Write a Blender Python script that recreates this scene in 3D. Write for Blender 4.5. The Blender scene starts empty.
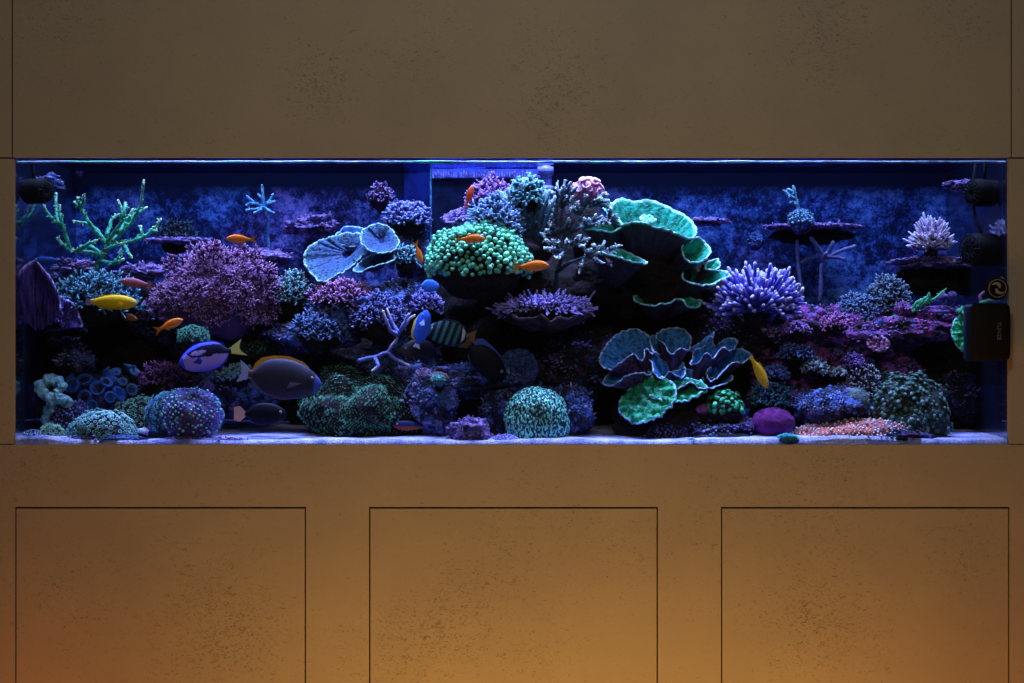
import bpy, bmesh, math, random
import numpy as np
from mathutils import Vector, Matrix, noise, Euler

SC = bpy.context.scene
COL = SC.collection
PI = math.pi

# ------------------------------------------------------------------ camera, world, lights
S = 0.0025            # metres per photo pixel on the front plane
D = 4.0               # camera distance from that plane
CZ = 1.206            # camera height
cam_d = bpy.data.cameras.new('camera'); cam = bpy.data.objects.new('camera', cam_d); COL.objects.link(cam)
cam.location = (0, -D, CZ); cam.rotation_euler = (PI / 2, 0, 0)
cam_d.lens = 36 * (D / S) / 1024; cam_d.sensor_width = 36; cam_d.clip_end = 60
SC.camera = cam
SC.view_settings.view_transform = 'Standard'; SC.view_settings.look = 'None'
SC.view_settings.gamma = 1; SC.view_settings.use_curve_mapping = False
SC.view_settings.exposure = 0.0
w = bpy.data.worlds.new('world'); SC.world = w; w.use_nodes = True
w.node_tree.nodes['Background'].inputs[0].default_value = (0.62, 0.52, 0.42, 1)
w.node_tree.nodes['Background'].inputs[1].default_value = 0.035


def area(name, loc, rot, sx, sy, power, color, spread=180):
    l = bpy.data.lights.new(name, 'AREA'); l.shape = 'RECTANGLE'; l.size = sx; l.size_y = sy
    l.energy = power; l.color = color; l.spread = math.radians(spread)
    o = bpy.data.objects.new(name, l); COL.objects.link(o); o.location = loc; o.rotation_euler = rot
    return o


REEF = (0.36, 0.47, 1.0)
for x_, p_ in ((-1.0, 7), (-0.52, 8.2), (0.0, 8.8), (0.45, 8.6), (0.98, 5.6)):
    area('reef_light', (x_, 0.20, 2.45), (math.radians(-3), 0, 0), 0.42, 0.26, p_, REEF, 75)
# warm floor-level strip washing the cabinet doors, and a weak neutral room lamp
area('floor_wash', (0.12, -0.50, 0.06), (math.radians(180 - 34), 0, 0), 1.7, 0.10, 6.2, (1.0, 0.49, 0.10))
area('floor_wash', (-1.25, -0.5, 0.06), (math.radians(180 - 34), 0, 0), 0.5, 0.10, 1.1, (1.0, 0.25, 0.03))
area('floor_wash', (1.25, -0.5, 0.06), (math.radians(180 - 34), 0, 0), 0.5, 0.10, 0.9, (1.0, 0.27, 0.03))
area('ceiling_lamp', (0.1, -2.3, 2.7), (math.radians(52), 0, 0), 0.8, 0.5, 11.0, (1.0, 0.96, 0.88))


def P(px, py, y):
    k = S * (D + y) / D
    return Vector(((px - 512) * k, y, CZ - (py - 341.5) * k))


def Z(px, y):            # a length of px pixels at depth y
    return px * S * (D + y) / D


# ------------------------------------------------------------------ materials
def newmat(name):
    m = bpy.data.materials.new(name); m.use_nodes = True
    nt = m.node_tree; b = nt.nodes['Principled BSDF']
    return m, nt, b


def plain(name, c, rough=0.5, metal=0.0, spec=0.5):
    m, nt, b = newmat(name)
    b.inputs['Base Color'].default_value = (*c, 1); b.inputs['Roughness'].default_value = rough
    b.inputs['Metallic'].default_value = metal; b.inputs['Specular IOR Level'].default_value = spec
    return m


def ramp(nt, stops, interp='LINEAR'):
    r = nt.nodes.new('ShaderNodeValToRGB'); e = r.color_ramp; e.interpolation = interp
    while len(e.elements) > len(stops): e.elements.remove(e.elements[-1])
    while len(e.elements) < len(stops): e.elements.new(1)
    for el, (p, c) in zip(e.elements, stops):
        el.position = p; el.color = (*c, 1) if len(c) == 3 else c
    return r


def mathn(nt, op, a, b=None, c=None, clamp=False):
    n = nt.nodes.new('ShaderNodeMath'); n.operation = op; n.use_clamp = clamp
    for i, v in enumerate((a, b, c)):
        if v is None: continue
        if isinstance(v, (int, float)): n.inputs[i].default_value = v
        else: nt.links.new(v, n.inputs[i])
    return n.outputs[0]


def noise_n(nt, scale, detail=3, rough=0.55, vec=None, dist=0.0):
    n = nt.nodes.new('ShaderNodeTexNoise'); n.inputs['Scale'].default_value = scale
    n.inputs['Detail'].default_value = detail; n.inputs['Roughness'].default_value = rough
    n.inputs['Distortion'].default_value = dist
    nt.links.new(vec if vec else geo_pos(nt), n.inputs['Vector'])
    return n.outputs[0]


def geo_pos(nt):
    g = nt.nodes.new('ShaderNodeTexCoord'); return g.outputs['Object']


def mixc(nt, fac, a, b, mode='MIX'):
    n = nt.nodes.new('ShaderNodeMix'); n.data_type = 'RGBA'; n.blend_type = mode
    for i, v in ((0, fac), (6, a), (7, b)):
        if isinstance(v, (int, float)): n.inputs[i].default_value = v
        elif isinstance(v, tuple): n.inputs[i].default_value = (*v, 1)
        else: nt.links.new(v, n.inputs[i])
    return n.outputs[2]


def bump(nt, b, h, strength, dist=0.01):
    n = nt.nodes.new('ShaderNodeBump'); n.inputs['Strength'].default_value = strength
    n.inputs['Distance'].default_value = dist
    nt.links.new(h, n.inputs['Height']); nt.links.new(n.outputs[0], b.inputs['Normal'])


def coral(name, stops, mot=(60, 0.35), bmp=(160, 0.4), rough=0.6, second=None, stretch=None):
    """colour along the growth attribute t, broken up by fine mottling"""
    m, nt, b = newmat(name)
    a = nt.nodes.new('ShaderNodeAttribute'); a.attribute_name = 't'
    stops = [(p, (q[0], q[1], q[2] * .80 if q[1] > q[2] * 1.15 else q[2])) for p, q in stops]
    r = ramp(nt, stops); nt.links.new(a.outputs['Fac'], r.inputs[0])  # dark low stops on the bush corals paint the shadow between tips
    c = r.outputs[0]
    if second:                       # patches of another colour
        sc, col, lo, hi = second
        f = ramp(nt, [(lo, (0, 0, 0)), (hi, (1, 1, 1))]); nt.links.new(noise_n(nt, sc, 2), f.inputs[0])
        c = mixc(nt, f.outputs[0], c, col)
    f = ramp(nt, [(0.38, (max(.05, 1 - mot[1] * 1.35),) * 3), (0.58, (1, 1, 1))]);  # mottling's dark end also paints in crevice shade
    vec = None
    if stretch:
        mpn = nt.nodes.new('ShaderNodeMapping'); mpn.inputs['Scale'].default_value = stretch; nt.links.new(geo_pos(nt), mpn.inputs[0]); vec = mpn.outputs[0]
    nt.links.new(noise_n(nt, mot[0] * 1.3, 4, .7, vec), f.inputs[0])
    c = mixc(nt, 1.0, c, f.outputs[0], 'MULTIPLY')
    nt.links.new(c, b.inputs['Base Color']); b.inputs['Roughness'].default_value = rough
    b.inputs['Specular IOR Level'].default_value = 0.3
    if bmp[1] > 0: bump(nt, b, noise_n(nt, bmp[0], 2), bmp[1], 0.006)
    return m


def rockmat(name, base, cols, scale=22, thr=0.52, bs=0.9):
    """dark live rock with crusts of the given colours"""
    m, nt, b = newmat(name)
    c = base
    for i, (col, th) in enumerate(cols):
        mp = nt.nodes.new('ShaderNodeMapping'); mp.inputs['Location'].default_value = (i * 3.7, i * 1.9, i * 5.1)
        nt.links.new(geo_pos(nt), mp.inputs[0])
        f = ramp(nt, [(th, (0, 0, 0)), (th + 0.07, (1, 1, 1))])
        nt.links.new(noise_n(nt, scale * (1 + 0.35 * i), 5, 0.65, mp.outputs[0]), f.inputs[0])
        c = mixc(nt, f.outputs[0], c, col)
    f = ramp(nt, [(0.36, (0.25,) * 3), (0.6, (1, 1, 1))]); nt.links.new(noise_n(nt, 130, 3, 0.7), f.inputs[0])
    c = mixc(nt, 1.0, c, f.outputs[0], 'MULTIPLY')
    nt.links.new(c, b.inputs['Base Color']); b.inputs['Roughness'].default_value = 0.85
    b.inputs['Specular IOR Level'].default_value = 0.2
    bump(nt, b, noise_n(nt, 90, 5, 0.7), bs, 0.012)
    return m


# ------------------------------------------------------------------ mesh builder
_ico = {}


def ico(sub):
    if sub not in _ico:
        bm = bmesh.new(); bmesh.ops.create_icosphere(bm, subdivisions=sub, radius=1)
        _ico[sub] = (np.array([v.co[:] for v in bm.verts]), [[v.index for v in f.verts] for f in bm.faces])
        bm.free()
    return _ico[sub]


class MB:
    def __init__(s): s.v = []; s.f = []; s.t = []; s.c = []

    def add(s, vs, fs, ts=None, cs=None):
        o = len(s.v)
        s.v.extend([tuple(v) for v in vs]); s.f.extend([[i + o for i in f] for f in fs])
        n = len(vs)
        s.t.extend([ts] * n if (ts is None or isinstance(ts, (int, float))) else list(ts))
        if cs is not None: s.c.extend(cs)

    def ball(s, c, r, sub=1, t=0.5, squash=None):
        vs, fs = ico(sub); r = (r, r, r) if isinstance(r, (int, float)) else r
        q = vs * np.array(r)
        if squash is not None: q = q @ np.array(squash).T
        s.add(q + np.array(c), fs, t)

    def tube(s, path, rad, n=6, t0=0.0, t1=1.0, cap=True, tip=.9):
        path = [Vector(p) for p in path]; k = len(path)
        if isinstance(rad, (int, float)): rad = [rad] * k
        vs, fs, ts = [], [], []
        ref = Vector((0.31, 0.83, 0.46))
        for i, p in enumerate(path):
            d = (path[min(i + 1, k - 1)] - path[max(i - 1, 0)]).normalized()
            a = d.cross(ref)
            if a.length < 0.2: a = d.cross(Vector((1, 0, 0)))
            a.normalize(); b = d.cross(a)
            for j in range(n):
                th = 2 * PI * j / n
                vs.append(p + (a * math.cos(th) + b * math.sin(th)) * rad[i]); ts.append(t0 + (t1 - t0) * i / (k - 1))
        for i in range(k - 1):
            for j in range(n):
                j2 = (j + 1) % n
                fs.append([i * n + j, i * n + j2, (i + 1) * n + j2, (i + 1) * n + j])
        if cap:
            d = (path[-1] - path[-2]).normalized()
            vs.append(path[-1] + d * rad[-1] * tip); ts.append(t1); e = len(vs) - 1
            for j in range(n): fs.append([(k - 1) * n + j, (k - 1) * n + (j + 1) % n, e])
            vs.append(path[0]); ts.append(t0); e = len(vs) - 1
            for j in range(n): fs.append([j, e, (j + 1) % n])
        s.add(vs, fs, ts)

    def box(s, x0, x1, y0, y1, z0, z1, bev=0.0, t=0.5):
        bm = bmesh.new(); bmesh.ops.create_cube(bm, size=1)
        for v in bm.verts:
            v.co = Vector(((x0 + x1) / 2 + v.co.x * (x1 - x0), (y0 + y1) / 2 + v.co.y * (y1 - y0), (z0 + z1) / 2 + v.co.z * (z1 - z0)))
        if bev > 0: bmesh.ops.bevel(bm, geom=bm.edges[:], offset=bev, segments=3, affect='EDGES', profile=0.5)
        s.add([v.co[:] for v in bm.verts], [[v.index for v in f.verts] for f in bm.faces], t) if not bm.verts.index_update() else None
        bm.free()

    def build(s, name, m, parent=None, origin=None, smooth=True):
        o = Vector(origin) if origin is not None else Vector((0, 0, 0))
        if parent is not None: o = parent.matrix_world.translation.copy() if '_o' not in parent else Vector(parent['_o'])
        me = bpy.data.meshes.new(name)
        me.from_pydata([(v[0] - o.x, v[1] - o.y, v[2] - o.z) for v in s.v], [], s.f)
        if s.t and s.t[0] is not None:
            a = me.attributes.new('t', 'FLOAT', 'POINT'); a.data.foreach_set('value', [x if x is not None else 0.5 for x in s.t])
        if s.c:
            a = me.color_attributes.new('col', 'FLOAT_COLOR', 'POINT')
            a.data.foreach_set('color', [q for c in s.c for q in (*c, 1)])
        if smooth: me.polygons.foreach_set('use_smooth', [True] * len(me.polygons))
        me.materials.append(m); me.update()
        ob = bpy.data.objects.new(name, me); COL.objects.link(ob)
        if parent is not None: ob.parent = parent
        else: ob.location = o
        return ob


def tag(o, label=None, cat=None, group=None, kind=None):
    if label: o['label'] = label
    if cat: o['category'] = cat
    if group: o['group'] = group
    if kind: o['kind'] = kind
    return o


ORG = {}


def root(name, loc, label, cat, group=None):
    o = bpy.data.objects.new(name, None); COL.objects.link(o); o.location = loc; o.empty_display_size = 0.02
    ORG[o.name] = Vector(loc)
    return tag(o, label, cat, group)


def part(mb, name, m, r, smooth=True):          # a mesh given in world coordinates, parented to a root
    o = ORG[r.name]
    me = mb.build(name, m, None, o, smooth)
    me.location = (0, 0, 0); me.parent = r
    return me


def struct(mb, name, m, smooth=False):
    return tag(mb.build(name, m, smooth=smooth), kind='structure')


# ------------------------------------------------------------------ cabinet, wall, floor
def plaster():
    m, nt, b = newmat('speckled_taupe_plaster')
    g = nt.nodes.new('ShaderNodeNewGeometry'); pos = g.outputs['Position']
    # clusters of dark trowel specks (x px, y px, radius px, strength)
    blobs = [(318, 85, 42, .62), (402, 62, 40, .42), (555, 85, 66, .52), (820, 28, 66, .55), (60, 18, 62, .42), (960, 22, 46, .42), (445, 20, 40, .3),
             (235, 655, 85, .5), (55, 590, 60, .4), (440, 620, 55, .62), (820, 620, 75, .62), (385, 665, 60, .45), (565, 520, 75, .3),
             (490, 570, 50, .4), (640, 560, 40, .3), (820, 470, 85, .45), (30, 460, 62, .4), (240, 455, 60, .3), (700, 520, 60, .25), (960, 560, 55, .35),
             (520, 650, 60, .35), (190, 580, 90, .3)]
    acc = None
    for x, y, r, s in blobs:
        p = P(x, y, 0)
        v = nt.nodes.new('ShaderNodeVectorMath'); v.operation = 'DISTANCE'; nt.links.new(pos, v.inputs[0]); v.inputs[1].default_value = p
        q = mathn(nt, 'MULTIPLY_ADD', v.outputs['Value'], -s / (r * S), s * 1.3, clamp=True)
        acc = q if acc is None else mathn(nt, 'ADD', acc, q)
    big = noise_n(nt, 5.0, 4, 0.6, pos)
    acc = mathn(nt, 'ADD', acc, mathn(nt, 'MULTIPLY_ADD', big, 0.7, -0.22))
    mp = nt.nodes.new('ShaderNodeMapping'); mp.inputs['Rotation'].default_value = (0, 0.5, 0); mp.inputs['Scale'].default_value = (1.0, 1, 1.9)
    nt.links.new(pos, mp.inputs[0])
    sp = noise_n(nt, 62, 3, 0.6, mp.outputs[0], 1.5)
    fine = noise_n(nt, 170, 3, 0.6, mp.outputs[0])
    th = mathn(nt, 'MULTIPLY_ADD', acc, -0.105, 0.605)
    k = mathn(nt, 'MULTIPLY', mathn(nt, 'SUBTRACT', mathn(nt, 'MULTIPLY_ADD', sp, 0.5, mathn(nt, 'MULTIPLY', fine, 0.5)), th), 14, clamp=True)
    cloud = ramp(nt, [(0.3, (0.88, 0.88, 0.9)), (0.7, (1.06, 1.04, 1.0))]); nt.links.new(noise_n(nt, 2.3, 5, 0.65, pos), cloud.inputs[0])
    base = mixc(nt, 1.0, (0.46, 0.385, 0.275), cloud.outputs[0], 'MULTIPLY')
    c = mixc(nt, mathn(nt, 'MULTIPLY', k, 0.68), base, (0.13, 0.115, 0.10))
    nt.links.new(c, b.inputs['Base Color']); b.inputs['Roughness'].default_value = 0.62
    b.inputs['Specular IOR Level'].default_value = 0.25
    bump(nt, b, mathn(nt, 'ADD', k, noise_n(nt, 40, 4, 0.6, pos)), 0.12, 0.002)
    return m


M_PL = plaster()
M_DARK = plain('dark_recess', (0.012, 0.010, 0.009), 0.8)
cab = root('aquarium_cabinet', (0, 0, 0), 'speckled brown plaster-clad cabinet built in around the long aquarium', 'cabinet')
TH = 0.018; G = 0.0036


def panel(x0, x1, y0, y1, name, lab=None):      # pixel rectangle on the front plane
    mb = MB(); a = P(x0, y1, 0); c = P(x1, y0, 0)
    mb.box(a.x + G / 2, c.x - G / 2, 0, TH, a.z + G / 2, c.z - G / 2, 0.0006)
    o = part(mb, name, M_PL, cab, smooth=False)
    if lab: o['label'] = lab
    return o


TOPZ = -460; BOT = 800      # px rows of cabinet top and of the plinth
panel(12, 1011.5, TOPZ, 158, 'upper_panel')
panel(-180, 12, TOPZ, 158, 'upper_panel'); panel(1011.5, 1204, TOPZ, 158, 'upper_panel')
panel(-180, 14, 158, 444.5, 'side_panel'); panel(1008.5, 1204, 158, 444.5, 'side_panel')
# lower frame round the doors: one continuous sheet
mb = MB()
def prect(x0, x1, y0, y1):
    a = P(x0, y1, 0); c = P(x1, y0, 0); mb.box(a.x, c.x, 0, TH, a.z, c.z)
DOORS = [(15, 306), (369, 658), (721, 1009.5)]
prect(-180, 1204, 444.9, 507)
xs = [-180] + [q for d_ in DOORS for q in d_] + [1204]
for i in range(0, 8, 2): prect(xs[i], xs[i + 1], 507, BOT)
part(mb, 'front_frame', M_PL, cab, smooth=False)
for (a_, b_) in DOORS:
    mb = MB(); a = P(a_, BOT, 0); c = P(b_, 507, 0)
    mb.box(a.x + .0034, c.x - .0034, 0.0, TH, a.z, c.z - .0044, 0.0008)
    part(mb, 'door', M_PL, cab, smooth=False)
mb = MB(); a = P(-180, 843, 0); c = P(1204, BOT, 0); mb.box(a.x, c.x, 0.05, 0.07, 0, c.z)
part(mb, 'plinth', M_DARK, cab, smooth=False)
mb = MB(); a = P(-180, 443, 0); mb.box(a.x, -a.x, TH + .004, TH + .016, 0.05, 0.94)
part(mb, 'carcass', M_DARK, cab, smooth=False)
mb = MB(); a = P(-180, 157, 0); c = P(1204, TOPZ, 0); mb.box(a.x, -a.x, TH + .002, TH + .006, a.z + 0.006, c.z)
mb.box(a.x, P(10, 0, 0).x - .003, TH + .002, TH + .006, .95, 1.68); mb.box(P(1012, 0, 0).x + .003, -a.x, TH + .002, TH + .006, .95, 1.68)
part(mb, 'carcass', M_DARK, cab, smooth=False)

M_WALL = plain('room_wall_paint', (0.35, 0.29, 0.22), 0.9)
CX = P(1204, 0, 0).x
for nm, x0, x1 in (('wall_left', -4.0, -CX - .001), ('wall_right', CX + .001, 4.0)):
    mb = MB(); mb.box(x0, x1, 0.0, 0.1, 0, 3.2); struct(mb, nm, M_WALL)
mb = MB(); mb.box(-CX, CX, 0.0, 0.1, P(0, TOPZ, 0).z + .002, 3.2); struct(mb, 'wall_front', M_WALL)
mb = MB(); mb.box(-4, 4, -5, 1.2, -0.1, 0.0); struct(mb, 'floor', plain('dark_timber_floor', (0.09, 0.06, 0.04), 0.5))

# ------------------------------------------------------------------ the tank
TX0 = P(13.2, 0, TH).x; TX1 = P(1009, 0, TH).x; TZ0 = 0.944; TZ1 = 1.72; TY0 = TH + .001; TB = 0.60
SURF = 1.690


def glassmat(name, tint, ior=1.45, rough=0.0, glossy=1.0):
    m = bpy.data.materials.new(name); m.use_nodes = True; nt = m.node_tree
    nt.nodes.remove(nt.nodes['Principled BSDF']); out = nt.nodes['Material Output']
    t = nt.nodes.new('ShaderNodeBsdfTransparent'); t.inputs[0].default_value = (*tint, 1)
    g = nt.nodes.new('ShaderNodeBsdfGlossy'); g.inputs['Roughness'].default_value = rough
    f = nt.nodes.new('ShaderNodeFresnel'); f.inputs[0].default_value = ior
    x = nt.nodes.new('ShaderNodeMixShader')
    nt.links.new(mathn(nt, 'MULTIPLY', f.outputs[0], glossy), x.inputs[0]); nt.links.new(t.outputs[0], x.inputs[1]); nt.links.new(g.outputs[0], x.inputs[2])
    nt.links.new(x.outputs[0], out.inputs[0])
    return m


M_GL = glassmat('clear_glass', (0.97, 0.985, 0.99), 1.3)
aq = root('aquarium', (0, 0, TZ0), 'long glass reef aquarium of clear water lit blue', 'aquarium')
mb = MB(); mb.box(TX0 + .0005, TX1 - .0005, TY0, TY0 + .012, TZ0, TZ1); part(mb, 'front_pane', M_GL, aq, smooth=False)


def sideglass():
    """side panes seen from inside the water: mostly mirror back into the tank"""
    m, nt, b = newmat('side_glass'); out = nt.nodes['Material Output']
    b.inputs['Base Color'].default_value = (0.005, 0.008, 0.03, 1); b.inputs['Roughness'].default_value = 0.4
    g = nt.nodes.new('ShaderNodeBsdfGlossy'); g.inputs[0].default_value = (0.8, 0.85, 1, 1); g.inputs['Roughness'].default_value = 0.04
    x = nt.nodes.new('ShaderNodeMixShader'); x.inputs[0].default_value = 0.35
    nt.links.new(b.outputs[0], x.inputs[1]); nt.links.new(g.outputs[0], x.inputs[2]); nt.links.new(x.outputs[0], out.inputs[0])
    return m


def backglass():
    m, nt, b = newmat('algae_mottled_back_glass')
    g = nt.nodes.new('ShaderNodeNewGeometry'); pos = g.outputs['Position']
    sep = nt.nodes.new('ShaderNodeSeparateXYZ'); nt.links.new(pos, sep.inputs[0])
    n1 = noise_n(nt, 7, 4, 0.6, pos); n2 = noise_n(nt, 46, 4, 0.7, pos); n3 = noise_n(nt, 3.0, 2, 0.5, pos)
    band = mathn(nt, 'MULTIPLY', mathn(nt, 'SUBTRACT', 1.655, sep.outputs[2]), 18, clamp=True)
    n4 = noise_n(nt, 150, 3, 0.8, pos)
    v = mathn(nt, 'ADD', mathn(nt, 'MULTIPLY_ADD', n1, 0.40, mathn(nt, 'MULTIPLY', n2, 0.38)), mathn(nt, 'MULTIPLY', n4, 0.26))
    r = ramp(nt, [(0.46, (0.005, 0.009, 0.045)), (0.51, (0.012, 0.035, 0.16)), (0.56, (0.04, 0.12, 0.45)), (0.62, (0.13, 0.28, 0.75))])
    nt.links.new(v, r.inputs[0])
    pur = ramp(nt, [(0.50, (0, 0, 0)), (0.62, (1, 1, 1))]); nt.links.new(n3, pur.inputs[0])
    c = mixc(nt, mathn(nt, 'MULTIPLY', pur.outputs[0], 0.65), r.outputs[0], mixc(nt, 1.0, r.outputs[0], (2.6, 0.7, 0.75), 'MULTIPLY'))
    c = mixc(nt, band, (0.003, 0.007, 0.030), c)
    nt.links.new(c, b.inputs['Base Color']); b.inputs['Roughness'].default_value = 0.6; b.inputs['Specular IOR Level'].default_value = .08
    return m


M_SIDE = sideglass(); M_BACK = backglass()
mb = MB(); mb.box(TX0 - .011, TX0 - .0005, TY0, TB, TZ0, TZ1); part(mb, 'side_pane', M_SIDE, aq, smooth=False)
mb = MB(); mb.box(TX1 + .0005, TX1 + .011, TY0, TB, TZ0, TZ1); part(mb, 'side_pane', M_SIDE, aq, smooth=False)
mb = MB(); mb.box(TX0 - .011, TX1 + .011, TB + .001, TB + .013, TZ0, TZ1); part(mb, 'back_pane', M_BACK, aq, smooth=False)
mb = MB(); mb.box(TX0 - .011, TX1 + .011, TY0, TB + .013, TZ0 - .012, TZ0 - .0005); part(mb, 'bottom_pane', plain('bottom_glass', (0.02, 0.03, 0.08), 0.3), aq, smooth=False)


def watermat():
    """underside of the surface: mirrors at grazing view, lets the steep light of the lamps in"""
    m = bpy.data.materials.new('water_surface'); m.use_nodes = True; nt = m.node_tree
    nt.nodes.remove(nt.nodes['Principled BSDF']); out = nt.nodes['Material Output']
    t = nt.nodes.new('ShaderNodeBsdfTransparent'); t.inputs[0].default_value = (0.9, 0.96, 1, 1)
    g = nt.nodes.new('ShaderNodeBsdfGlossy'); g.inputs[0].default_value = (0.28, 0.36, .6, 1); g.inputs['Roughness'].default_value = 0.16
    lw = nt.nodes.new('ShaderNodeLayerWeight'); lw.inputs[0].default_value = 0.5
    r = ramp(nt, [(0.55, (0.03,) * 3), (0.72, (1,) * 3)]); nt.links.new(lw.outputs['Facing'], r.inputs[0])
    x = nt.nodes.new('ShaderNodeMixShader'); nt.links.new(r.outputs[0], x.inputs[0])
    nt.links.new(t.outputs[0], x.inputs[1]); nt.links.new(g.outputs[0], x.inputs[2]); nt.links.new(x.outputs[0], out.inputs[0])
    return m


mb = MB(); NX, NY = 240, 60; vs = []
for j in range(NY + 1):
    for i in range(NX + 1):
        x = TX0 + .001 + (TX1 - TX0 - .002) * i / NX; y = TY0 + .0135 + (TB - TY0 - .014) * j / NY
        vs.append((x, y, SURF + 0.0022 * noise.noise(Vector((x * 9, y * 22, 3))) + 0.0010 * noise.noise(Vector((x * 30, y * 50, 9)))))
mb.add(vs, [[j * (NX + 1) + i, j * (NX + 1) + i + 1, (j + 1) * (NX + 1) + i + 1, (j + 1) * (NX + 1) + i] for j in range(NY) for i in range(NX)], 0.5)
part(mb, 'water_surface', watermat(), aq)
# bright waterline along the front pane, its shine painted as a pale added tube
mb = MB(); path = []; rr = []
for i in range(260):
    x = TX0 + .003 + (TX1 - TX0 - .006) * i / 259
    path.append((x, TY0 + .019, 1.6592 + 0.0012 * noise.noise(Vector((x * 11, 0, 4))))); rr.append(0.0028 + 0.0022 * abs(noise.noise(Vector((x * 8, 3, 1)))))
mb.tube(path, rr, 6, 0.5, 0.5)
part(mb, 'waterline_glint', coral('painted_waterline_glint', [(0, (0.55, 0.8, 0.95)), (1, (0.55, 0.8, 0.95))], (14, 0.55), (60, 0), 0.2, (6, (0.3, 0.95, 0.6), .5, .6)), aq)


# sand
def sandz(x, y):
    k = (y - TY0) / (TB - TY0)
    z = 0.957 + 0.022 * k + 0.006 * noise.noise(Vector((x * 4, y * 5, 0))) + 0.002 * noise.noise(Vector((x * 25, y * 25, 2)))
    z += 0.012 * math.exp(-((x + 1.2) / .10) ** 2) + 0.010 * math.exp(-((x - 0.85) / .25) ** 2) * (1 - k)
    return z


m, nt, b = newmat('pale_coral_sand')
f = ramp(nt, [(0.33, (0.20, 0.20, 0.40)), (0.5, (0.62, 0.58, 0.92)), (0.66, (1.0, 0.92, 1.0))]); nt.links.new(noise_n(nt, 210, 4, 0.8), f.inputs[0])
f2 = ramp(nt, [(0.38, (0.35, 0.42, 0.72)), (0.58, (1, 1, 1))]); nt.links.new(noise_n(nt, 14, 4, 0.6), f2.inputs[0])
nt.links.new(mixc(nt, 1.0, f.outputs[0], f2.outputs[0], 'MULTIPLY'), b.inputs['Base Color']); b.inputs['Roughness'].default_value = 0.9
bump(nt, b, noise_n(nt, 260, 3, 0.8), 0.8, 0.004)
M_SAND = m
mb = MB(); NX, NY = 500, 110; vs = []
x0, x1, y0, y1 = TX0 + .001, TX1 - .001, TY0 + .0135, TB - .001
for j in range(NY + 1):
    for i in range(NX + 1):
        x = x0 + (x1 - x0) * i / NX; y = y0 + (y1 - y0) * j / NY
        vs.append((x, y, sandz(x, y)))
fs = [[j * (NX + 1) + i, j * (NX + 1) + i + 1, (j + 1) * (NX + 1) + i + 1, (j + 1) * (NX + 1) + i] for j in range(NY) for i in range(NX)]
n0 = len(vs); vs += [(x0 + (x1 - x0) * i / NX, y0, TZ0 + .0005) for i in range(NX + 1)]
fs += [[n0 + i, n0 + i + 1, i + 1, i] for i in range(NX)]
mb.add(vs, fs, 0.5)
tag(mb.build('sand', M_SAND, origin=(0, 0, TZ0)), 'pale sand bed along the bottom of the aquarium', 'sand', kind='stuff')

# ------------------------------------------------------------------ rock generator
def fib(n, zlo=-0.15, zhi=1.0):
    g = PI * (3 - math.sqrt(5)); out = []
    for i in range(n):
        z = zhi + (zlo - zhi) * (i + .5) / n; r = math.sqrt(max(0, 1 - z * z)); out.append(Vector((r * math.cos(g * i), r * math.sin(g * i), z)))
    return out


M_ROCK = rockmat('dark_live_rock', (0.025, 0.020, 0.028), [((0.15, 0.05, 0.20), .54), ((0.03, 0.07, 0.26), .56)])
M_ROCKB = rockmat('blue_crusted_rock', (0.03, 0.035, 0.07), [((0.10, 0.17, 0.52), .47), ((0.30, 0.22, 0.55), .56)])
M_ROCKP = rockmat('purple_crusted_rock', (0.04, 0.02, 0.045), [((0.42, 0.10, 0.45), .47), ((0.13, 0.18, 0.62), .54), ((0.60, 0.20, 0.42), .62)], 26)
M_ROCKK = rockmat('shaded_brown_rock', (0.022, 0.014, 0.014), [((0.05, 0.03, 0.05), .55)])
M_LEDGE = rockmat('violet_ledge_rock', (0.13, 0.08, 0.24), [((0.45, 0.28, 0.70), .46), ((0.2, 0.25, 0.7), .6)], 30)


def rockmesh(mb, c, R, seed, sub=5, amp=0.28, fr=1.7, fine=0.10, flat=0.0, t=0.5):
    vs, fs = ico(sub); out = []
    so = Vector((seed * 7.3, seed * 3.1, -seed * 5.7)); Rm = max(R)
    for v in vs:
        d = Vector(v)
        q = Vector((d.x * R[0], d.y * R[1], d.z * R[2]))
        n = noise.fractal(d * fr + so, 0.9, 2.1, 4)
        n2 = noise.fractal(q * 55 + so, 0.8, 2.2, 3)
        n3 = noise.voronoi(q * 26 + so)[0][0]
        k = 1 + amp * n
        out.append(q * k + d * (fine * 0.06 * n2 + fine * 0.07 * (0.45 - n3)) + Vector(c))
    mb.add(out, fs, t)


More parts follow.
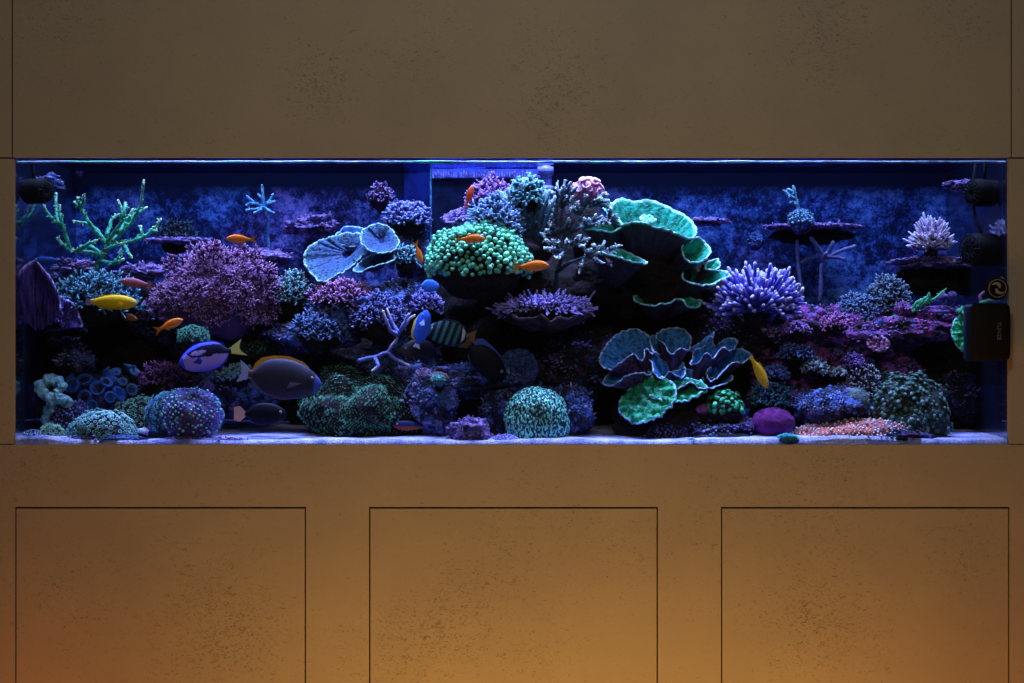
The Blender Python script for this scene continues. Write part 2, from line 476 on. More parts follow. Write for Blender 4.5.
def rock(px, py, y, rx, rz, ry, m, label, seed, sub=5, amp=0.28, name='live_rock', group=None, fine=0.12, extra=()):
    c = P(px, py, y); mb = MB()
    rockmesh(mb, c, (Z(rx, y), ry, Z(rz, y)), seed, sub, amp, fine=fine)
    for i, (qx, qy, dy, sx, sz, sy) in enumerate(extra):
        rockmesh(mb, P(qx, qy, y + dy), (Z(sx, y), sy, Z(sz, y)), seed + 1.7 * i + .5, max(4, sub - 1), amp, fine=fine)
    o = mb.build(name, m, origin=c)
    if m in CRUST:
        rng = random.Random(seed); cb = MB(); r0 = Z(1.25, y)
        for (cc, R) in [(c, (Z(rx, y), ry, Z(rz, y)))] + [(P(qx, qy, y + dy), (Z(sx, y), sy, Z(sz, y))) for (qx, qy, dy, sx, sz, sy) in extra]:
            sd = seed if cc is c else None
            n = int(min(1500, 2.2 * (R[0] * R[2] + R[0] * R[1] + R[1] * R[2]) / (r0 * r0) * .16)); so = Vector((seed * 7.3, seed * 3.1, -seed * 5.7)); sq = Vector((seed, 1, 2))
            for d in fib(n, -.25):
                if noise.noise(d * 3.2 + sq) < -.05 + .25 * (d.z < .1): continue
                k = 1 + amp * noise.fractal(d * 1.7 + so, .9, 2.1, 4) if sd is not None else 1.0
                q = Vector((d.x * R[0], d.y * R[1], d.z * R[2])) * k
                if cc.z + q.z < .955: continue
                t = min(1, max(0, .5 + 1.1 * noise.noise(d * 2.2 - sq) + rng.uniform(-.12, .12)))
                rr = r0 * rng.uniform(.5, 1.5)
                if rng.random() < .5:
                    nrm = (q.normalized() + Vector((rng.gauss(0, .5), rng.gauss(0, .5), rng.gauss(0, .5)))).normalized()
                    cb.tube([cc + q, cc + q + nrm * rr * rng.uniform(1.5, 3.2)], [rr * .7, rr * .45], 5, t, t)
                else: cb.ball(cc + q, (rr * 1.3, rr * 1.3, rr * .8), 1, t)
        if cb.v: cr = cb.build('encrusting_growth', CRUST[m], None, c); cr.location = (0, 0, 0); cr.parent = o; cr['kind'] = 'stuff'
    return tag(o, label, 'rock', group)


def crust(name, cols):
    return coral(name, [(i / (len(cols) - 1), c) for i, c in enumerate(cols)], (120, .5), (200, .5))


M_CB = crust('blue_crust', [(.05, .10, .42), (.16, .20, .62), (.07, .24, .52), (.42, .36, .78), (.10, .14, .5), (.62, .60, .85)])
M_CP = crust('magenta_crust', [(.10, .14, .5), (.42, .14, .50), (.20, .10, .42), (.60, .24, .46), (.14, .2, .62), (.5, .42, .75)])
M_CD = crust('dim_crust', [(.06, .10, .36), (.22, .10, .34), (.08, .20, .46), (.36, .24, .58)])
M_CL = crust('lilac_crust', [(.30, .20, .60), (.55, .38, .80), (.2, .2, .6), (.62, .5, .9)])
CRUST = {M_ROCKB: M_CB, M_ROCKP: M_CP, M_ROCK: M_CD, M_LEDGE: M_CL}
R_ = rock
# far-left overhang and the rocks beside it
R_(75, 300, .33, 62, 26, .12, M_ROCK, 'dark overhanging rock under the green antler coral at the far left', 1, extra=[(30, 332, .02, 26, 22, .09)])
R_(76, 362, .27, 19, 15, .06, M_ROCKB, 'purple-blue crusted rock knob above the ring-shaped coral', 2, 4)
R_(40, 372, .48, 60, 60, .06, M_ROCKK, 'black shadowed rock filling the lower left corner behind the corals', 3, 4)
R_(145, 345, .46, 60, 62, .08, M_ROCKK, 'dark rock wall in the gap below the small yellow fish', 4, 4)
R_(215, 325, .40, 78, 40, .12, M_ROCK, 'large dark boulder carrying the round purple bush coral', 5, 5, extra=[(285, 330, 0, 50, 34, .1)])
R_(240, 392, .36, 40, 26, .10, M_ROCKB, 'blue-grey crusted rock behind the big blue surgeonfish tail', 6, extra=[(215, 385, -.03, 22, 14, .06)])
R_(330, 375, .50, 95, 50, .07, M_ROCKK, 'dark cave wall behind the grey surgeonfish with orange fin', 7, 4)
R_(315, 335, .28, 46, 15, .09, M_ROCKB, 'pale blue crusty ledge above the grey surgeonfish', 8, extra=[(338, 343, -.01, 18, 5, .04)])
R_(362, 312, .30, 52, 26, .11, M_ROCKB, 'blue and violet knobbly rock right of the purple bush', 9, 5, .34, extra=[(400, 300, .03, 24, 20, .08)])
R_(405, 228, .44, 24, 26, .08, M_ROCKB, 'lumpy blue rock standing high against the back glass', 10, 5, .34, extra=[(425, 268, .0, 24, 26, .07)])
R_(405, 380, .33, 44, 44, .12, M_ROCKB, 'blue rock slope rising between cave and rock column', 11, 5, .3)
R_(430, 405, .17, 26, 32, .07, M_ROCKB, 'blue-grey pitted rock column on the sand left of centre', 12, 5, .28)
R_(480, 380, .26, 52, 16, .09, M_ROCKB, 'sloping blue rock below the dark surgeonfish', 13, 5, .3, extra=[(530, 398, .03, 30, 16, .07)])
R_(520, 300, .42, 95, 62, .13, M_ROCKK, 'dark brown central boulder under the green bubble-tip coral', 14, 5, .22)
R_(600, 355, .48, 90, 70, .09, M_ROCKK, 'black cave rock in the centre behind the brain coral', 15, 5, .22)
R_(575, 372, .33, 45, 36, .09, M_ROCK, 'dim blue-violet rock left of the frilly blue coral', 16, 5, .34)
R_(640, 284, .36, 84, 34, .09, M_ROCKK, 'dark brown rock stem beneath the tiered green plates', 17, 5, .2)
R_(568, 412, .17, 26, 26, .07, M_ROCKB, 'pale blue rock hugging the brain coral on its right', 18, 5, .2)
R_(500, 416, .22, 20, 26, .06, M_ROCKB, 'small blue boulder left of the brain coral', 19, 5, .2)
R_(570, 242, .43, 40, 50, .07, M_ROCKK, 'dark rock spire behind the grey white-tipped branching coral', 54, 4, .2)
R_(640, 258, .40, 56, 36, .07, M_ROCKK, 'dark rock core hidden behind the top green plate', 52, 4, .2)
R_(690, 325, .47, 50, 34, .07, M_ROCKK, 'dark rock gap between the green plates and the frilly blue coral', 53, 4, .2)
R_(672, 420, .24, 62, 30, .11, M_ROCKK, 'dark rock base under the frilly blue coral', 20, 5, .25)
R_(722, 432, .15, 42, 14, .07, M_ROCK, 'rubbly purple-blue rock on the sand under the green crust', 21, 5, .4)
R_(745, 345, .42, 62, 62, .11, M_ROCK, 'dark rock under the violet finger coral', 22, 5, .3)
R_(830, 345, .35, 78, 40, .13, M_ROCKP, 'wide magenta and blue crusted reef slope behind the yellow fish', 23, 6, .42, extra=[(800, 400, -.02, 52, 26, .1), (870, 385, -.02, 55, 36, .1)])
R_(905, 330, .30, 62, 13, .08, M_ROCKP, 'purple crusted ledge sloping up towards the black magnet', 24, 5, .3, extra=[(872, 342, -.01, 28, 9, .05), (950, 316, .0, 40, 9, .06)])
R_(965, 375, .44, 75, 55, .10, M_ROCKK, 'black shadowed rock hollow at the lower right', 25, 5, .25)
R_(960, 398, .34, 32, 26, .07, M_ROCK, 'dim blue rock beyond the scaly green mound', 26, 5, .3)
R_(838, 410, .18, 42, 22, .08, M_ROCKB, 'blue crusted rock rising behind the red polyp mat', 27, 5, .3)
R_(470, 432, .08, 20, 14, .04, M_LEDGE, 'small folded lilac rock on the sand left of the brain coral', 28, 5, .3)
R_(900, 436, .06, 30, 6, .03, M_ROCK, 'flat dark stone on the sand at the front right', 29, 4, .3)
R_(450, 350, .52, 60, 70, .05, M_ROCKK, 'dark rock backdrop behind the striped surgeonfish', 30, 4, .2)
# ledges fixed to the back glass
LG = None
R_(178, 241, .50, 33, 3.2, .07, M_LEDGE, 'thin violet shelf rock above the purple bush coral', 31, 4, .2)
R_(262, 258, .50, 30, 8, .07, M_LEDGE, 'lilac shelf rock under the small pale blue staghorn', 32, 5, .35)
R_(314, 226, .52, 23, 10, .05, M_LEDGE, 'lilac crusted shelf rock left of the pale blue plate coral', 33, 5, .5)
R_(705, 222, .53, 22, 3.6, .05, M_LEDGE, 'small purple shelf rock right of the big green plates', 34, 4, .4)
R_(812, 227, .50, 49, 2.6, .08, M_LEDGE, 'long flat violet shelf rock above the bare five-armed coral', 35, 4, .12)
R_(812, 236, .53, 42, 8, .05, M_ROCKK, 'dark block holding up the long flat shelf', 36, 4, .12)
R_(934, 263, .42, 42, 5.5, .08, M_LEDGE, 'violet shelf rock under the white-tipped tuft at the right', 37, 5, .4)
R_(932, 280, .48, 36, 16, .06, M_ROCKK, 'dark bracket rock below the white-tipped tuft', 38, 4, .2)
R_(962, 186, .22, 17, 5, .05, M_LEDGE, 'pale violet frag rock beside the upper right pump', 39, 4, .4)
R_(50, 184, .16, 12, 9, .04, M_ROCKB, 'blue-violet crusted rock beside the upper left pump', 40, 5, .35)
R_(78, 169, .56, 5, 5, .02, M_LEDGE, 'tiny violet stone stuck high on the back glass at left', 41, 3, .3)
R_(75, 268, .28, 20, 8, .06, M_LEDGE, 'lilac crusted stone at the foot of the green antler coral', 42, 5, .35)
R_(142, 272, .34, 22, 8, .06, M_LEDGE, 'lilac stone left of the purple bush coral', 43, 5, .35)
R_(150, 431, .13, 13, 4, .03, plain('bleached_rock', (0.75, 0.72, 0.88), 0.8), 'bleached white stone behind the teal dome on the sand', 44, 4, .4)
R_(165, 378, .38, 24, 16, .06, M_ROCKP, 'magenta crusted rock left of the blue surgeonfish', 45, 5, .4)
R_(100, 440, .045, 45, 4.5, .012, M_ROCKB, 'low blue rubble ridge lying along the front glass at left', 46, 4, .3)
R_(205, 440, .045, 40, 3, .010, M_LEDGE, 'flat pale rubble piece along the front glass below the round teal coral', 47, 4, .3)


# ------------------------------------------------------------------ coral generators
def bush(name, label, px, py, y, rx, rz, ry, n, br, seed, m, cat='coral', core=None, zlo=-0.15, start=0.5, fork=2, wig=.10, tipr=.7, group=None, part_name='branches', up=0.0, corek=0.62, jit=.10, lump=.34, long=False, twig=.34):
    """a dome of short forking branches; py is the base row, rz the height in pixels"""
    rng = random.Random(seed); c = P(px, py, y); X, Y_, Zz = Z(rx, y), ry, Z(rz, y); r = Z(br, y)
    rt = root(name, c, label, cat, group)
    if not long: corek = max(corek, .76)
    cm = MB(); rockmesh(cm, c, (X * corek, Y_ * corek, Zz * corek), seed, 4, .15, fine=.05, t=0.0)
    part(cm, 'base', core or M_ROCKK, rt)
    mb = MB(); sc = (X + Y_ + Zz) / 3; so = Vector((seed * 2.3, -seed * 1.1, seed * .7))
    rv = lambda: Vector((rng.gauss(0, 1), rng.gauss(0, 1), rng.gauss(0, 1)))
    for d in fib(int(n * (1.3 if long else 1.15)), zlo):
        k0 = 1 + lump * noise.noise(d * 2.6 + so) + .5 * lump * noise.noise(d * 6 + so)
        j = k0 * (1 + rng.uniform(-jit, jit))
        if long:
            e = Vector((d.x * X, d.y * Y_, d.z * Zz)) * j * .97
            a = e * start; a.z *= (1 - up)
            tw = rv() * wig * sc
            mid = a.lerp(e, .55) + tw * .5; e2 = e + tw * .6
            mb.tube([c + a, c + a.lerp(mid, .5) - tw * .1, c + mid, c + e2], [r * 1.2, r * 1.1, r, r * tipr], 6, 0, 1)
            for k in range(fork):
                f0 = mid if k % 2 == 0 else a.lerp(mid, .6)
                q = rv() * sc * .13; f1 = f0 + (e2 - f0) * rng.uniform(.6, .95) + q
                mb.tube([c + f0, c + f0.lerp(f1, .5) + q * .25, c + f1], [r, r * .9, r * tipr], 6, .3, 1)
        else:                        # clustered short twiglets in every direction
            a = Vector((d.x * X, d.y * Y_, d.z * Zz)) * k0 * .74
            nrm = Vector((d.x / X, d.y / Y_, d.z / Zz)).normalized()
            ln = twig * sc * (1 + rng.uniform(-.3, .3))
            hub = a + (nrm + rv() * .35).normalized() * ln * .55
            mb.tube([c + a, c + hub], [r, r * .9], 4, 0, .45, cap=False)
            for k in range(fork + 1):
                q = (nrm * .9 + rv() * .75 + Vector((0, 0, .35))).normalized() * ln * rng.uniform(.4, .75)
                mb.tube([c + hub, c + hub + q * .6, c + hub + q], [r * .9, r * .85, r * tipr], 4, .4, 1)
    part(mb, part_name, m, rt)
    return rt


def mound(name, label, px, py, y, rx, rz, ry, n, pr, seed, m, base_m, kind='ball', cat='coral', zlo=-.1, tipname='polyps', group=None, amp=.12):
    rng = random.Random(seed); c = P(px, py, y); X, Y_, Zz = Z(rx, y), ry, Z(rz, y); r = Z(pr, y)
    rt = root(name, c, label, cat, group)
    bm = MB(); rockmesh(bm, c, (X, Y_, Zz), seed, 4, amp, fine=.03, t=0.0)
    part(bm, 'base', base_m, rt)
    mb = MB(); so = Vector((seed * 7.3, seed * 3.1, -seed * 5.7))
    for d in fib(n, zlo):
        k = 1 + amp * noise.fractal(d * 1.7 + so, .9, 2.1, 4) + rng.uniform(-.03, .03)
        q = Vector((d.x * X, d.y * Y_, d.z * Zz)) * k + Vector((rng.gauss(0, 1), rng.gauss(0, 1), rng.gauss(0, 1))) * r * .35
        nrm = Vector((d.x / X, d.y / Y_, d.z / Zz)).normalized()
        rr = r * rng.uniform(.75, 1.2)
        if kind == 'ball':
            mb.tube([c + q * .8, c + q], [rr * .45, rr * .5], 5, 0, .2, cap=False)
            mb.ball(c + q + nrm * rr * .3, rr, 2, rng.uniform(.5, 1))
        elif kind == 'bead':
            mb.ball(c + q, rr, 1, rng.uniform(.3, 1))
        elif kind == 'star':
            a = nrm.cross(Vector((.3, .5, .8))).normalized(); b = nrm.cross(a)
            ph = rng.uniform(0, 1)
            for i in range(5):
                th = 2 * PI * i / 5 + ph; o = (a * math.cos(th) + b * math.sin(th))
                mb.tube([c + q, c + q + nrm * rr * .8 + o * rr * 1.1], [rr * .3, rr * .2], 3, .3, 1)
        elif kind == 'cup':
            a = nrm.cross(Vector((.3, .5, .8))).normalized(); b = nrm.cross(a)
            N = 9; vs = []; ts = []
            for (rad, h, t) in ((.5, -.6, 0), (1.0, .5, .35), (.85, .65, 1), (.35, .15, .15)):
                for i in range(N):
                    th = 2 * PI * i / N; vs.append(c + q + (a * math.cos(th) + b * math.sin(th)) * rr * rad + nrm * rr * h); ts.append(t)
            vs.append(c + q + nrm * rr * .2); ts.append(.6)
            fs = [[k_ * N + i, k_ * N + (i + 1) % N, (k_ + 1) * N + (i + 1) % N, (k_ + 1) * N + i] for k_ in range(3) for i in range(N)]
            fs += [[3 * N + i, 3 * N + (i + 1) % N, 4 * N] for i in range(N)]
            mb.add(vs, fs, ts)
        elif kind == 'scale':
            a = nrm.cross(Vector((.3, .5, .8))).normalized(); b = nrm.cross(a)
            up = Vector((0, 0, 1)); o = (up - nrm * up.dot(nrm))
            o = o.normalized() if o.length > .1 else a
            mt = np.array([a[:], b[:], (nrm * .6 - o * .2).normalized()[:]]).T
            mb.ball(c + q, (rr * 1.1, rr * 1.1, rr * .5), 1, rng.uniform(.2, 1), mt)
    part(mb, tipname, m, rt)
    return rt


def sheet(mb, c, u, v, w_, Rfn, a0, a1, cup, ruf, fr, ph, th=.004, nr=16, na=90, r0=.06, seed=0, power=2.0, nz=.012):
    """polar sheet with real thickness: u,v span it, w_ is its upper side; t: 0 underside, .1-.85 top, 1 rim"""
    c = Vector(c); u, v, w_ = Vector(u).normalized(), Vector(v).normalized(), Vector(w_).normalized()
    full = abs(a1 - a0 - 2 * PI) < 1e-3
    G_ = []
    for j in range(na + 1):
        a = a0 + (a1 - a0) * j / na; R = Rfn(a) * (1 + .05 * noise.noise(Vector((math.cos(a) * 3, math.sin(a) * 3, seed))))
        row = []
        for i in range(nr + 1):
            k = r0 + (1 - r0) * i / nr
            h = cup * R * k ** 2 + ruf * R * k ** power * (math.sin(fr * a + ph) + .5 * math.sin(fr * 1.7 * a + ph * 2.3)) 
            h += nz * noise.noise(Vector((k * 4 * math.cos(a), k * 4 * math.sin(a), seed + 5)))
            if nz > .015: k += .22 * (i / nr) * noise.noise(Vector((3.3 * math.cos(a), 3.3 * math.sin(a), seed + 9)))
            row.append(c + (u * math.cos(a) + v * math.sin(a)) * R * k + w_ * h)
        G_.append(row)
    A = np.array([[p[:] for p in r] for r in G_])
    du = np.gradient(A, axis=1); dv = np.gradient(A, axis=0); nn = np.cross(du, dv)
    nn /= (np.linalg.norm(nn, axis=2, keepdims=True) + 1e-9)
    if np.sum(nn @ np.array(w_[:])) < 0: nn = -nn
    top = A + nn * th / 2; bot = A - nn * th / 2
    rim = A[:, -1] + (A[:, -1] - A[:, -2]) / (np.linalg.norm(A[:, -1] - A[:, -2], axis=1, keepdims=True) + 1e-9) * th * .6
    ti = [.1 + .75 * i / nr if i < nr else 1 for i in range(nr + 1)]
    vs = []; ts = []
    for j in range(na + 1): vs += list(top[j]); ts += ti
    o1 = len(vs)
    for j in range(na + 1): vs += list(bot[j]); ts += [0] * nr + [.9]
    o2 = len(vs)
    vs += list(rim); ts += [1] * (na + 1)
    n1 = nr + 1; fs = []
    for j in range(na):
        for i in range(nr):
            fs.append([j * n1 + i, j * n1 + i + 1, (j + 1) * n1 + i + 1, (j + 1) * n1 + i])
            fs.append([o1 + j * n1 + i, o1 + (j + 1) * n1 + i, o1 + (j + 1) * n1 + i + 1, o1 + j * n1 + i + 1])
        fs.append([j * n1 + nr, o2 + j, o2 + j + 1, (j + 1) * n1 + nr]); fs.append([o1 + j * n1 + nr, o1 + (j + 1) * n1 + nr, o2 + j + 1, o2 + j])
        fs.append([j * n1, (j + 1) * n1, o1 + (j + 1) * n1, o1 + j * n1])
    if not full:
        for j in (0, na):
            for i in range(nr): fs.append([j * n1 + i, o1 + j * n1 + i, o1 + j * n1 + i + 1, j * n1 + i + 1])
            fs.append([j * n1 + nr, o1 + j * n1 + nr, o2 + j])
    mb.add(vs, fs, ts)


def ell(a_, b_):
    return lambda a: a_ * b_ / math.sqrt((b_ * math.cos(a)) ** 2 + (a_ * math.sin(a)) ** 2)


def cupleaf(loop, rootp, y, seed, m, rt, th=.0035, nk=18, ns=14, rdy=.02, pn='leaf', sag=.10):
    """a folded leaf: closed wavy rim drawn down into a foot; inner side up, thin pale edge"""
    n = len(loop); L = [P(q[0], q[1], y + q[2]) for q in loop]; R0 = P(rootp[0], rootp[1], y + rdy)
    rim = []
    for i in range(n):
        p0, p1, p2, p3 = L[i - 1], L[i], L[(i + 1) % n], L[(i + 2) % n]
        for j in range(ns):
            t = j / ns
            rim.append(.5 * ((2 * p1) + (p2 - p0) * t + (2 * p0 - 5 * p1 + 4 * p2 - p3) * t * t + (3 * p1 - p0 - 3 * p2 + p3) * t ** 3))
    N = len(rim); ctr = sum(rim, Vector()) / N
    rim = [p + Vector((.003 * noise.noise(p * 90 + Vector((seed, 0, 0))), .008 * noise.noise(p * 60 + Vector((0, seed, 0))), .0035 * noise.noise(p * 95 + Vector((0, 0, seed))))) for p in rim]
    A = np.zeros((N + 1, nk + 1, 3))
    for i in range(N + 1):
        p = rim[i % N]
        for k in range(nk + 1):
            u = .18 + .82 * k / nk
            q = R0.lerp(ctr, min(1, u * .9)) * (1 - u) + p * u          # curve: steep foot, flaring edge
            q = q + (R0 - ctr) * sag * math.sin(PI * u)
            q = q + (p - ctr).normalized() * .004 * noise.noise(q * 60 + Vector((seed, seed, 0))) * u
            A[i, k] = q
    du = np.gradient(A, axis=1); dv = np.gradient(A, axis=0); nn = np.cross(du, dv); nn /= (np.linalg.norm(nn, axis=2, keepdims=True) + 1e-9)
    inward = np.array(ctr + Vector((0, 0, .04))) - A
    if np.sum(nn * inward) < 0: nn = -nn
    top = A + nn * th / 2; bot = A - nn * th / 2; d = A[:, -1] - A[:, -2]; edge = A[:, -1] + d / (np.linalg.norm(d, axis=1, keepdims=True) + 1e-9) * th * .8
    K = nk + 1; vs = [v for row in top for v in row] + [v for row in bot for v in row] + list(edge)
    ts = ([.12 + .74 * k / nk for k in range(nk)] + [1]) * (N + 1) + ([0] * nk + [.95]) * (N + 1) + [1] * (N + 1)
    o1 = (N + 1) * K; o2 = 2 * o1; fs = []
    for i in range(N):
        for k in range(nk):
            fs.append([i * K + k, i * K + k + 1, (i + 1) * K + k + 1, (i + 1) * K + k]); fs.append([o1 + i * K + k, o1 + (i + 1) * K + k, o1 + (i + 1) * K + k + 1, o1 + i * K + k + 1])
        fs.append([i * K + nk, o2 + i, o2 + i + 1, (i + 1) * K + nk]); fs.append([o1 + i * K + nk, o1 + (i + 1) * K + nk, o2 + i + 1, o2 + i])
    mb = MB(); mb.add(vs, fs, ts); part(mb, pn, m, rt)


def antler(name, label, y, m, lines, r0, r1, seed, cat='coral', group=None, nub=0.0, base=None, part_name='branch', sway=.03):
    """lines: traced branches as pixel points with a depth offset each; thick at the start"""
    rng = random.Random(seed)
    f = lines[0][0]; c = P(f[0], f[1], y + (f[2] if len(f) > 2 else 0)); rt = root(name, c, label, cat, group)
    if base: bb = MB(); rockmesh(bb, c, (Z(base[0], y), Z(base[0], y), Z(base[1], y)), seed, 4, .2, fine=.05); part(bb, 'base', M_ROCKK, rt)
    for ln in lines:
        mb = MB(); pts = []; k = len(ln)
        for q in ln: pts.append(P(q[0], q[1], y + (q[2] if len(q) > 2 else 0)))
        # resample with slight wobble
        fine = []
        for i in range(k - 1):
            for s_ in range(4):
                fine.append(pts[i].lerp(pts[i + 1], s_ / 4) + Vector((rng.gauss(0, 1), rng.gauss(0, 1), rng.gauss(0, 1))) * Z(r0, y) * .10)
        fine.append(pts[-1]); n = len(fine)
        ra = [Z(r0 + (r1 - r0) * i / (n - 1), y) * rng.uniform(.88, 1.12) for i in range(n)]
        mb.tube(fine, ra, 8, 0, 1)
        if nub > 0:
            for i in range(1, n):
                for _ in range(2):
                    d = Vector((rng.gauss(0, 1), rng.gauss(0, 1), rng.gauss(0, 1))).normalized()
                    p = fine[i].lerp(fine[i - 1], rng.random())
                    mb.tube([p, p + d * Z(nub, y) * rng.uniform(.6, 1.5)], [Z(r1, y) * .75, Z(r1, y) * .45], 5, i / n, min(1, i / n + .25))
        part(mb, part_name, m, rt)
    return rt


# ------------------------------------------------------------------ overflow box and return pipe
M_BLUEP = coral('blue_lit_acrylic', [(0, (0.10, 0.16, 0.95)), (1, (0.12, 0.18, 0.95))], (30, .4), (100, .2), .3)
M_WEIR = coral('dark_acrylic', [(0, (0.006, 0.014, 0.06)), (1, (0.006, 0.014, 0.06))], (18, .6), (100, .1), .35)
M_TEETH = coral('blue_acrylic_comb', [(0, (0.35, 0.35, 0.95)), (1, (0.45, 0.42, 1))], (70, .6), (120, .4), .4)
wy = .47
ov = root('overflow_box', P(488, 300, wy), 'dark overflow box with a blue comb along its top at the back of the tank', 'overflow box')
mb = MB(); a = P(432, 440, wy); b_ = P(549, 178.5, wy); mb.box(a.x, b_.x, wy, TB - .002, TZ0 + .001, b_.z); part(mb, 'box_body', M_WEIR, ov, False)
mb = MB(); c_ = P(549, 169, wy); mb.box(a.x, b_.x, wy - .004, wy + .004, b_.z + .001, c_.z)
part(mb, 'comb_rail', M_BLUEP, ov, False)
mb = MB(); rng = random.Random(3)
for i in range(46):
    x = a.x + .004 + (b_.x - a.x - .008) * i / 45; mb.box(x - .0022, x + .0022, wy - .009, wy - .0045, P(0, 178 - rng.uniform(-1, 1), wy).z, P(0, 171.5 + rng.uniform(-1, 2), wy).z, .0006)
part(mb, 'comb_teeth', M_TEETH, ov, False)
mb = MB(); mb.box(a.x - .006, a.x - .001, wy - .002, wy + .1, TZ0 + .001, P(0, 169.5, wy).z); part(mb, 'edge_glow_strip', coral('painted_edge_glow', [(0, (0.10, 0.4, 0.75)), (1, (0.1, .4, .75))], (25, .6), (50, .1), .3), ov, False)  # glow along the box edge painted in as a light cyan strip
mb = MB(); mb.box(P(404, 0, TB - .02).x, a.x - .0075, TB - .022, TB - .002, TZ0 + .001, P(0, 171, TB).z); part(mb, 'side_panel', coral('painted_lit_wall', [(0, (0.012, 0.03, 0.26)), (1, (0.012, .03, .26))], (9, .7), (60, .1), .4), ov, False)  # added sheet, the lit back wall's blue put into its colour
M_PVC = coral('violet_lit_pipe', [(0, (0.20, 0.22, 0.70)), (1, (0.30, 0.30, 0.85))], (40, .3), (80, .2), .35)
pp = root('return_pipe', P(546, 195, .40), 'vertical pale violet pipe with a collar entering the water above the central coral', 'pipe')
mb = MB(); mb.tube([P(546, 232, .40), P(546, 175, .40), P(546, 167, .40)], Z(5.6, .4), 20, .3, .5); part(mb, 'pipe_body', M_PVC, pp)
mb = MB(); mb.tube([P(545.5, 175, .40), P(545.5, 167, .40)], Z(8, .4), 20, .8, .9, tip=.02); part(mb, 'collar', M_PVC, pp)
mb = MB(); mb.tube([P(546, 192, .40), P(546, 186, .40)], Z(7.2, .4), 20, .6, .9, tip=.02); part(mb, 'collar', M_PVC, pp)
mb = MB(); mb.tube([P(544, 201, .34), P(546, 203, .37)], [Z(7, .4), Z(8, .4)], 20, 0, 0, tip=.1); part(mb, 'nozzle', plain('black_plastic', (0.02, 0.016, 0.03), .4), pp)

# ------------------------------------------------------------------ pumps, cables, magnet, badge
M_BLK = plain('black_pump_plastic', (0.006, 0.006, 0.008), .75, 0, .1)
M_BLK2 = plain('black_grille_plastic', (0.012, 0.011, 0.018), .7, 0, .15)


def pump(px, py, y, r, label, facing, cable):
    c = P(px, py, y); rt = root('circulation_pump', c, label, 'pump')
    rr = Z(r, y); mb = MB(); d = Vector((facing, -.5, 0)).normalized()
    mb.tube([c - d * rr * .9, c - d * rr * .8, c + d * rr * .5, c + d * rr * .9], [rr * .7, rr * .95, rr, rr * .9], 28, .5, .5, tip=.15); part(mb, 'housing', M_BLK, rt)
    mb = MB(); a_ = d.cross(Vector((0, 0, 1))).normalized(); b2 = Vector((0, 0, 1))
    for k in range(14):
        th = 2 * PI * k / 14; o = a_ * math.cos(th) + b2 * math.sin(th)
        mb.tube([c + d * rr * .95 + o * rr * .2, c + d * rr * 1.18 + o * rr * .5, c + d * rr * .95 + o * rr * .92], rr * .035, 5, .5, .5)
    for q in (.3, .6, .85):
        N = 24; mb.tube([c + d * rr * (1.12 - .1 * q) + (a_ * math.cos(2 * PI * i / N) + b2 * math.sin(2 * PI * i / N)) * rr * q for i in range(N + 1)], rr * .035, 5, .5, .5, cap=False)
    part(mb, 'grille', M_BLK2, rt)
    mb = MB(); mb.tube([P(*q) for q in cable], .0042, 8, .5, .5); part(mb, 'cable', M_BLK2, rt)


pump(36, 191, .085, 13, 'round black pump with a cable in the upper left corner', 1, [(34, 180, .085), (33, 172, .085), (32, 165, .085), (32, 160.5, .085)])
pump(983, 193, .12, 14, 'black round pump high in the right corner with a cable', -1, [(984, 182, .14), (985, 172, .14), (985, 161.5, .14)])
pump(983, 250, .10, 17, 'lower black pump on the right above the round badge', -1, [(982, 236, .13), (975, 215, .18), (972, 190, .2), (976, 162, .2)])
for (px0, px1, py_) in ((25, 36, 211), (962, 975, 245)):
    pass
M_MB = plain('soft_black_plastic', (0.010, 0.008, 0.008), .7, 0, .15)
a = P(974, 361, -.046); b_ = P(1011.5, 303, -.046)
mc = root('glass_cleaning_magnet', ((a.x + b_.x) / 2, 0, a.z), 'rounded black magnet cleaner with small grey lettering stuck on the right of the glass', 'magnet')
mb = MB(); mb.box(a.x, b_.x, -.046, -.0015, a.z, b_.z, .013); part(mb, 'housing', M_MB, mc)
mb = MB(); mb.box(a.x - .001, TX1 - .004, TY0 + .0135, TY0 + .032, a.z - .002, b_.z - .002, .008); part(mb, 'inner_magnet', plain('dark_blue_felt', (0.01, 0.015, 0.06), .8), mc)
fc = bpy.data.curves.new('lettering', 'FONT'); fc.body = 'TUNZE'; fc.size = Z(5.6, 0); fc.extrude = .0003; fc.align_x = 'CENTER'; fc.align_y = 'CENTER'
fc.materials.append(plain('grey_print', (0.16, 0.15, 0.15), .7))
ft = bpy.data.objects.new('lettering', fc); fm = bpy.data.meshes.new_from_object(ft); bpy.data.objects.remove(ft)
fo = bpy.data.objects.new('lettering', fm); COL.objects.link(fo); fo.parent = mc
fo.location = P(999, 331, -.046) + Vector((0, .046, 0)) - ORG[mc.name] + Vector((0, -.0464, 0)); fo.rotation_euler = Euler((PI / 2, PI / 2, 0)); fo.rotation_mode = 'XYZ'
fo.matrix_local = Matrix.Translation(fo.location) @ Matrix.Rotation(PI / 2, 4, 'Y') @ Matrix.Rotation(PI / 2, 4, 'X')

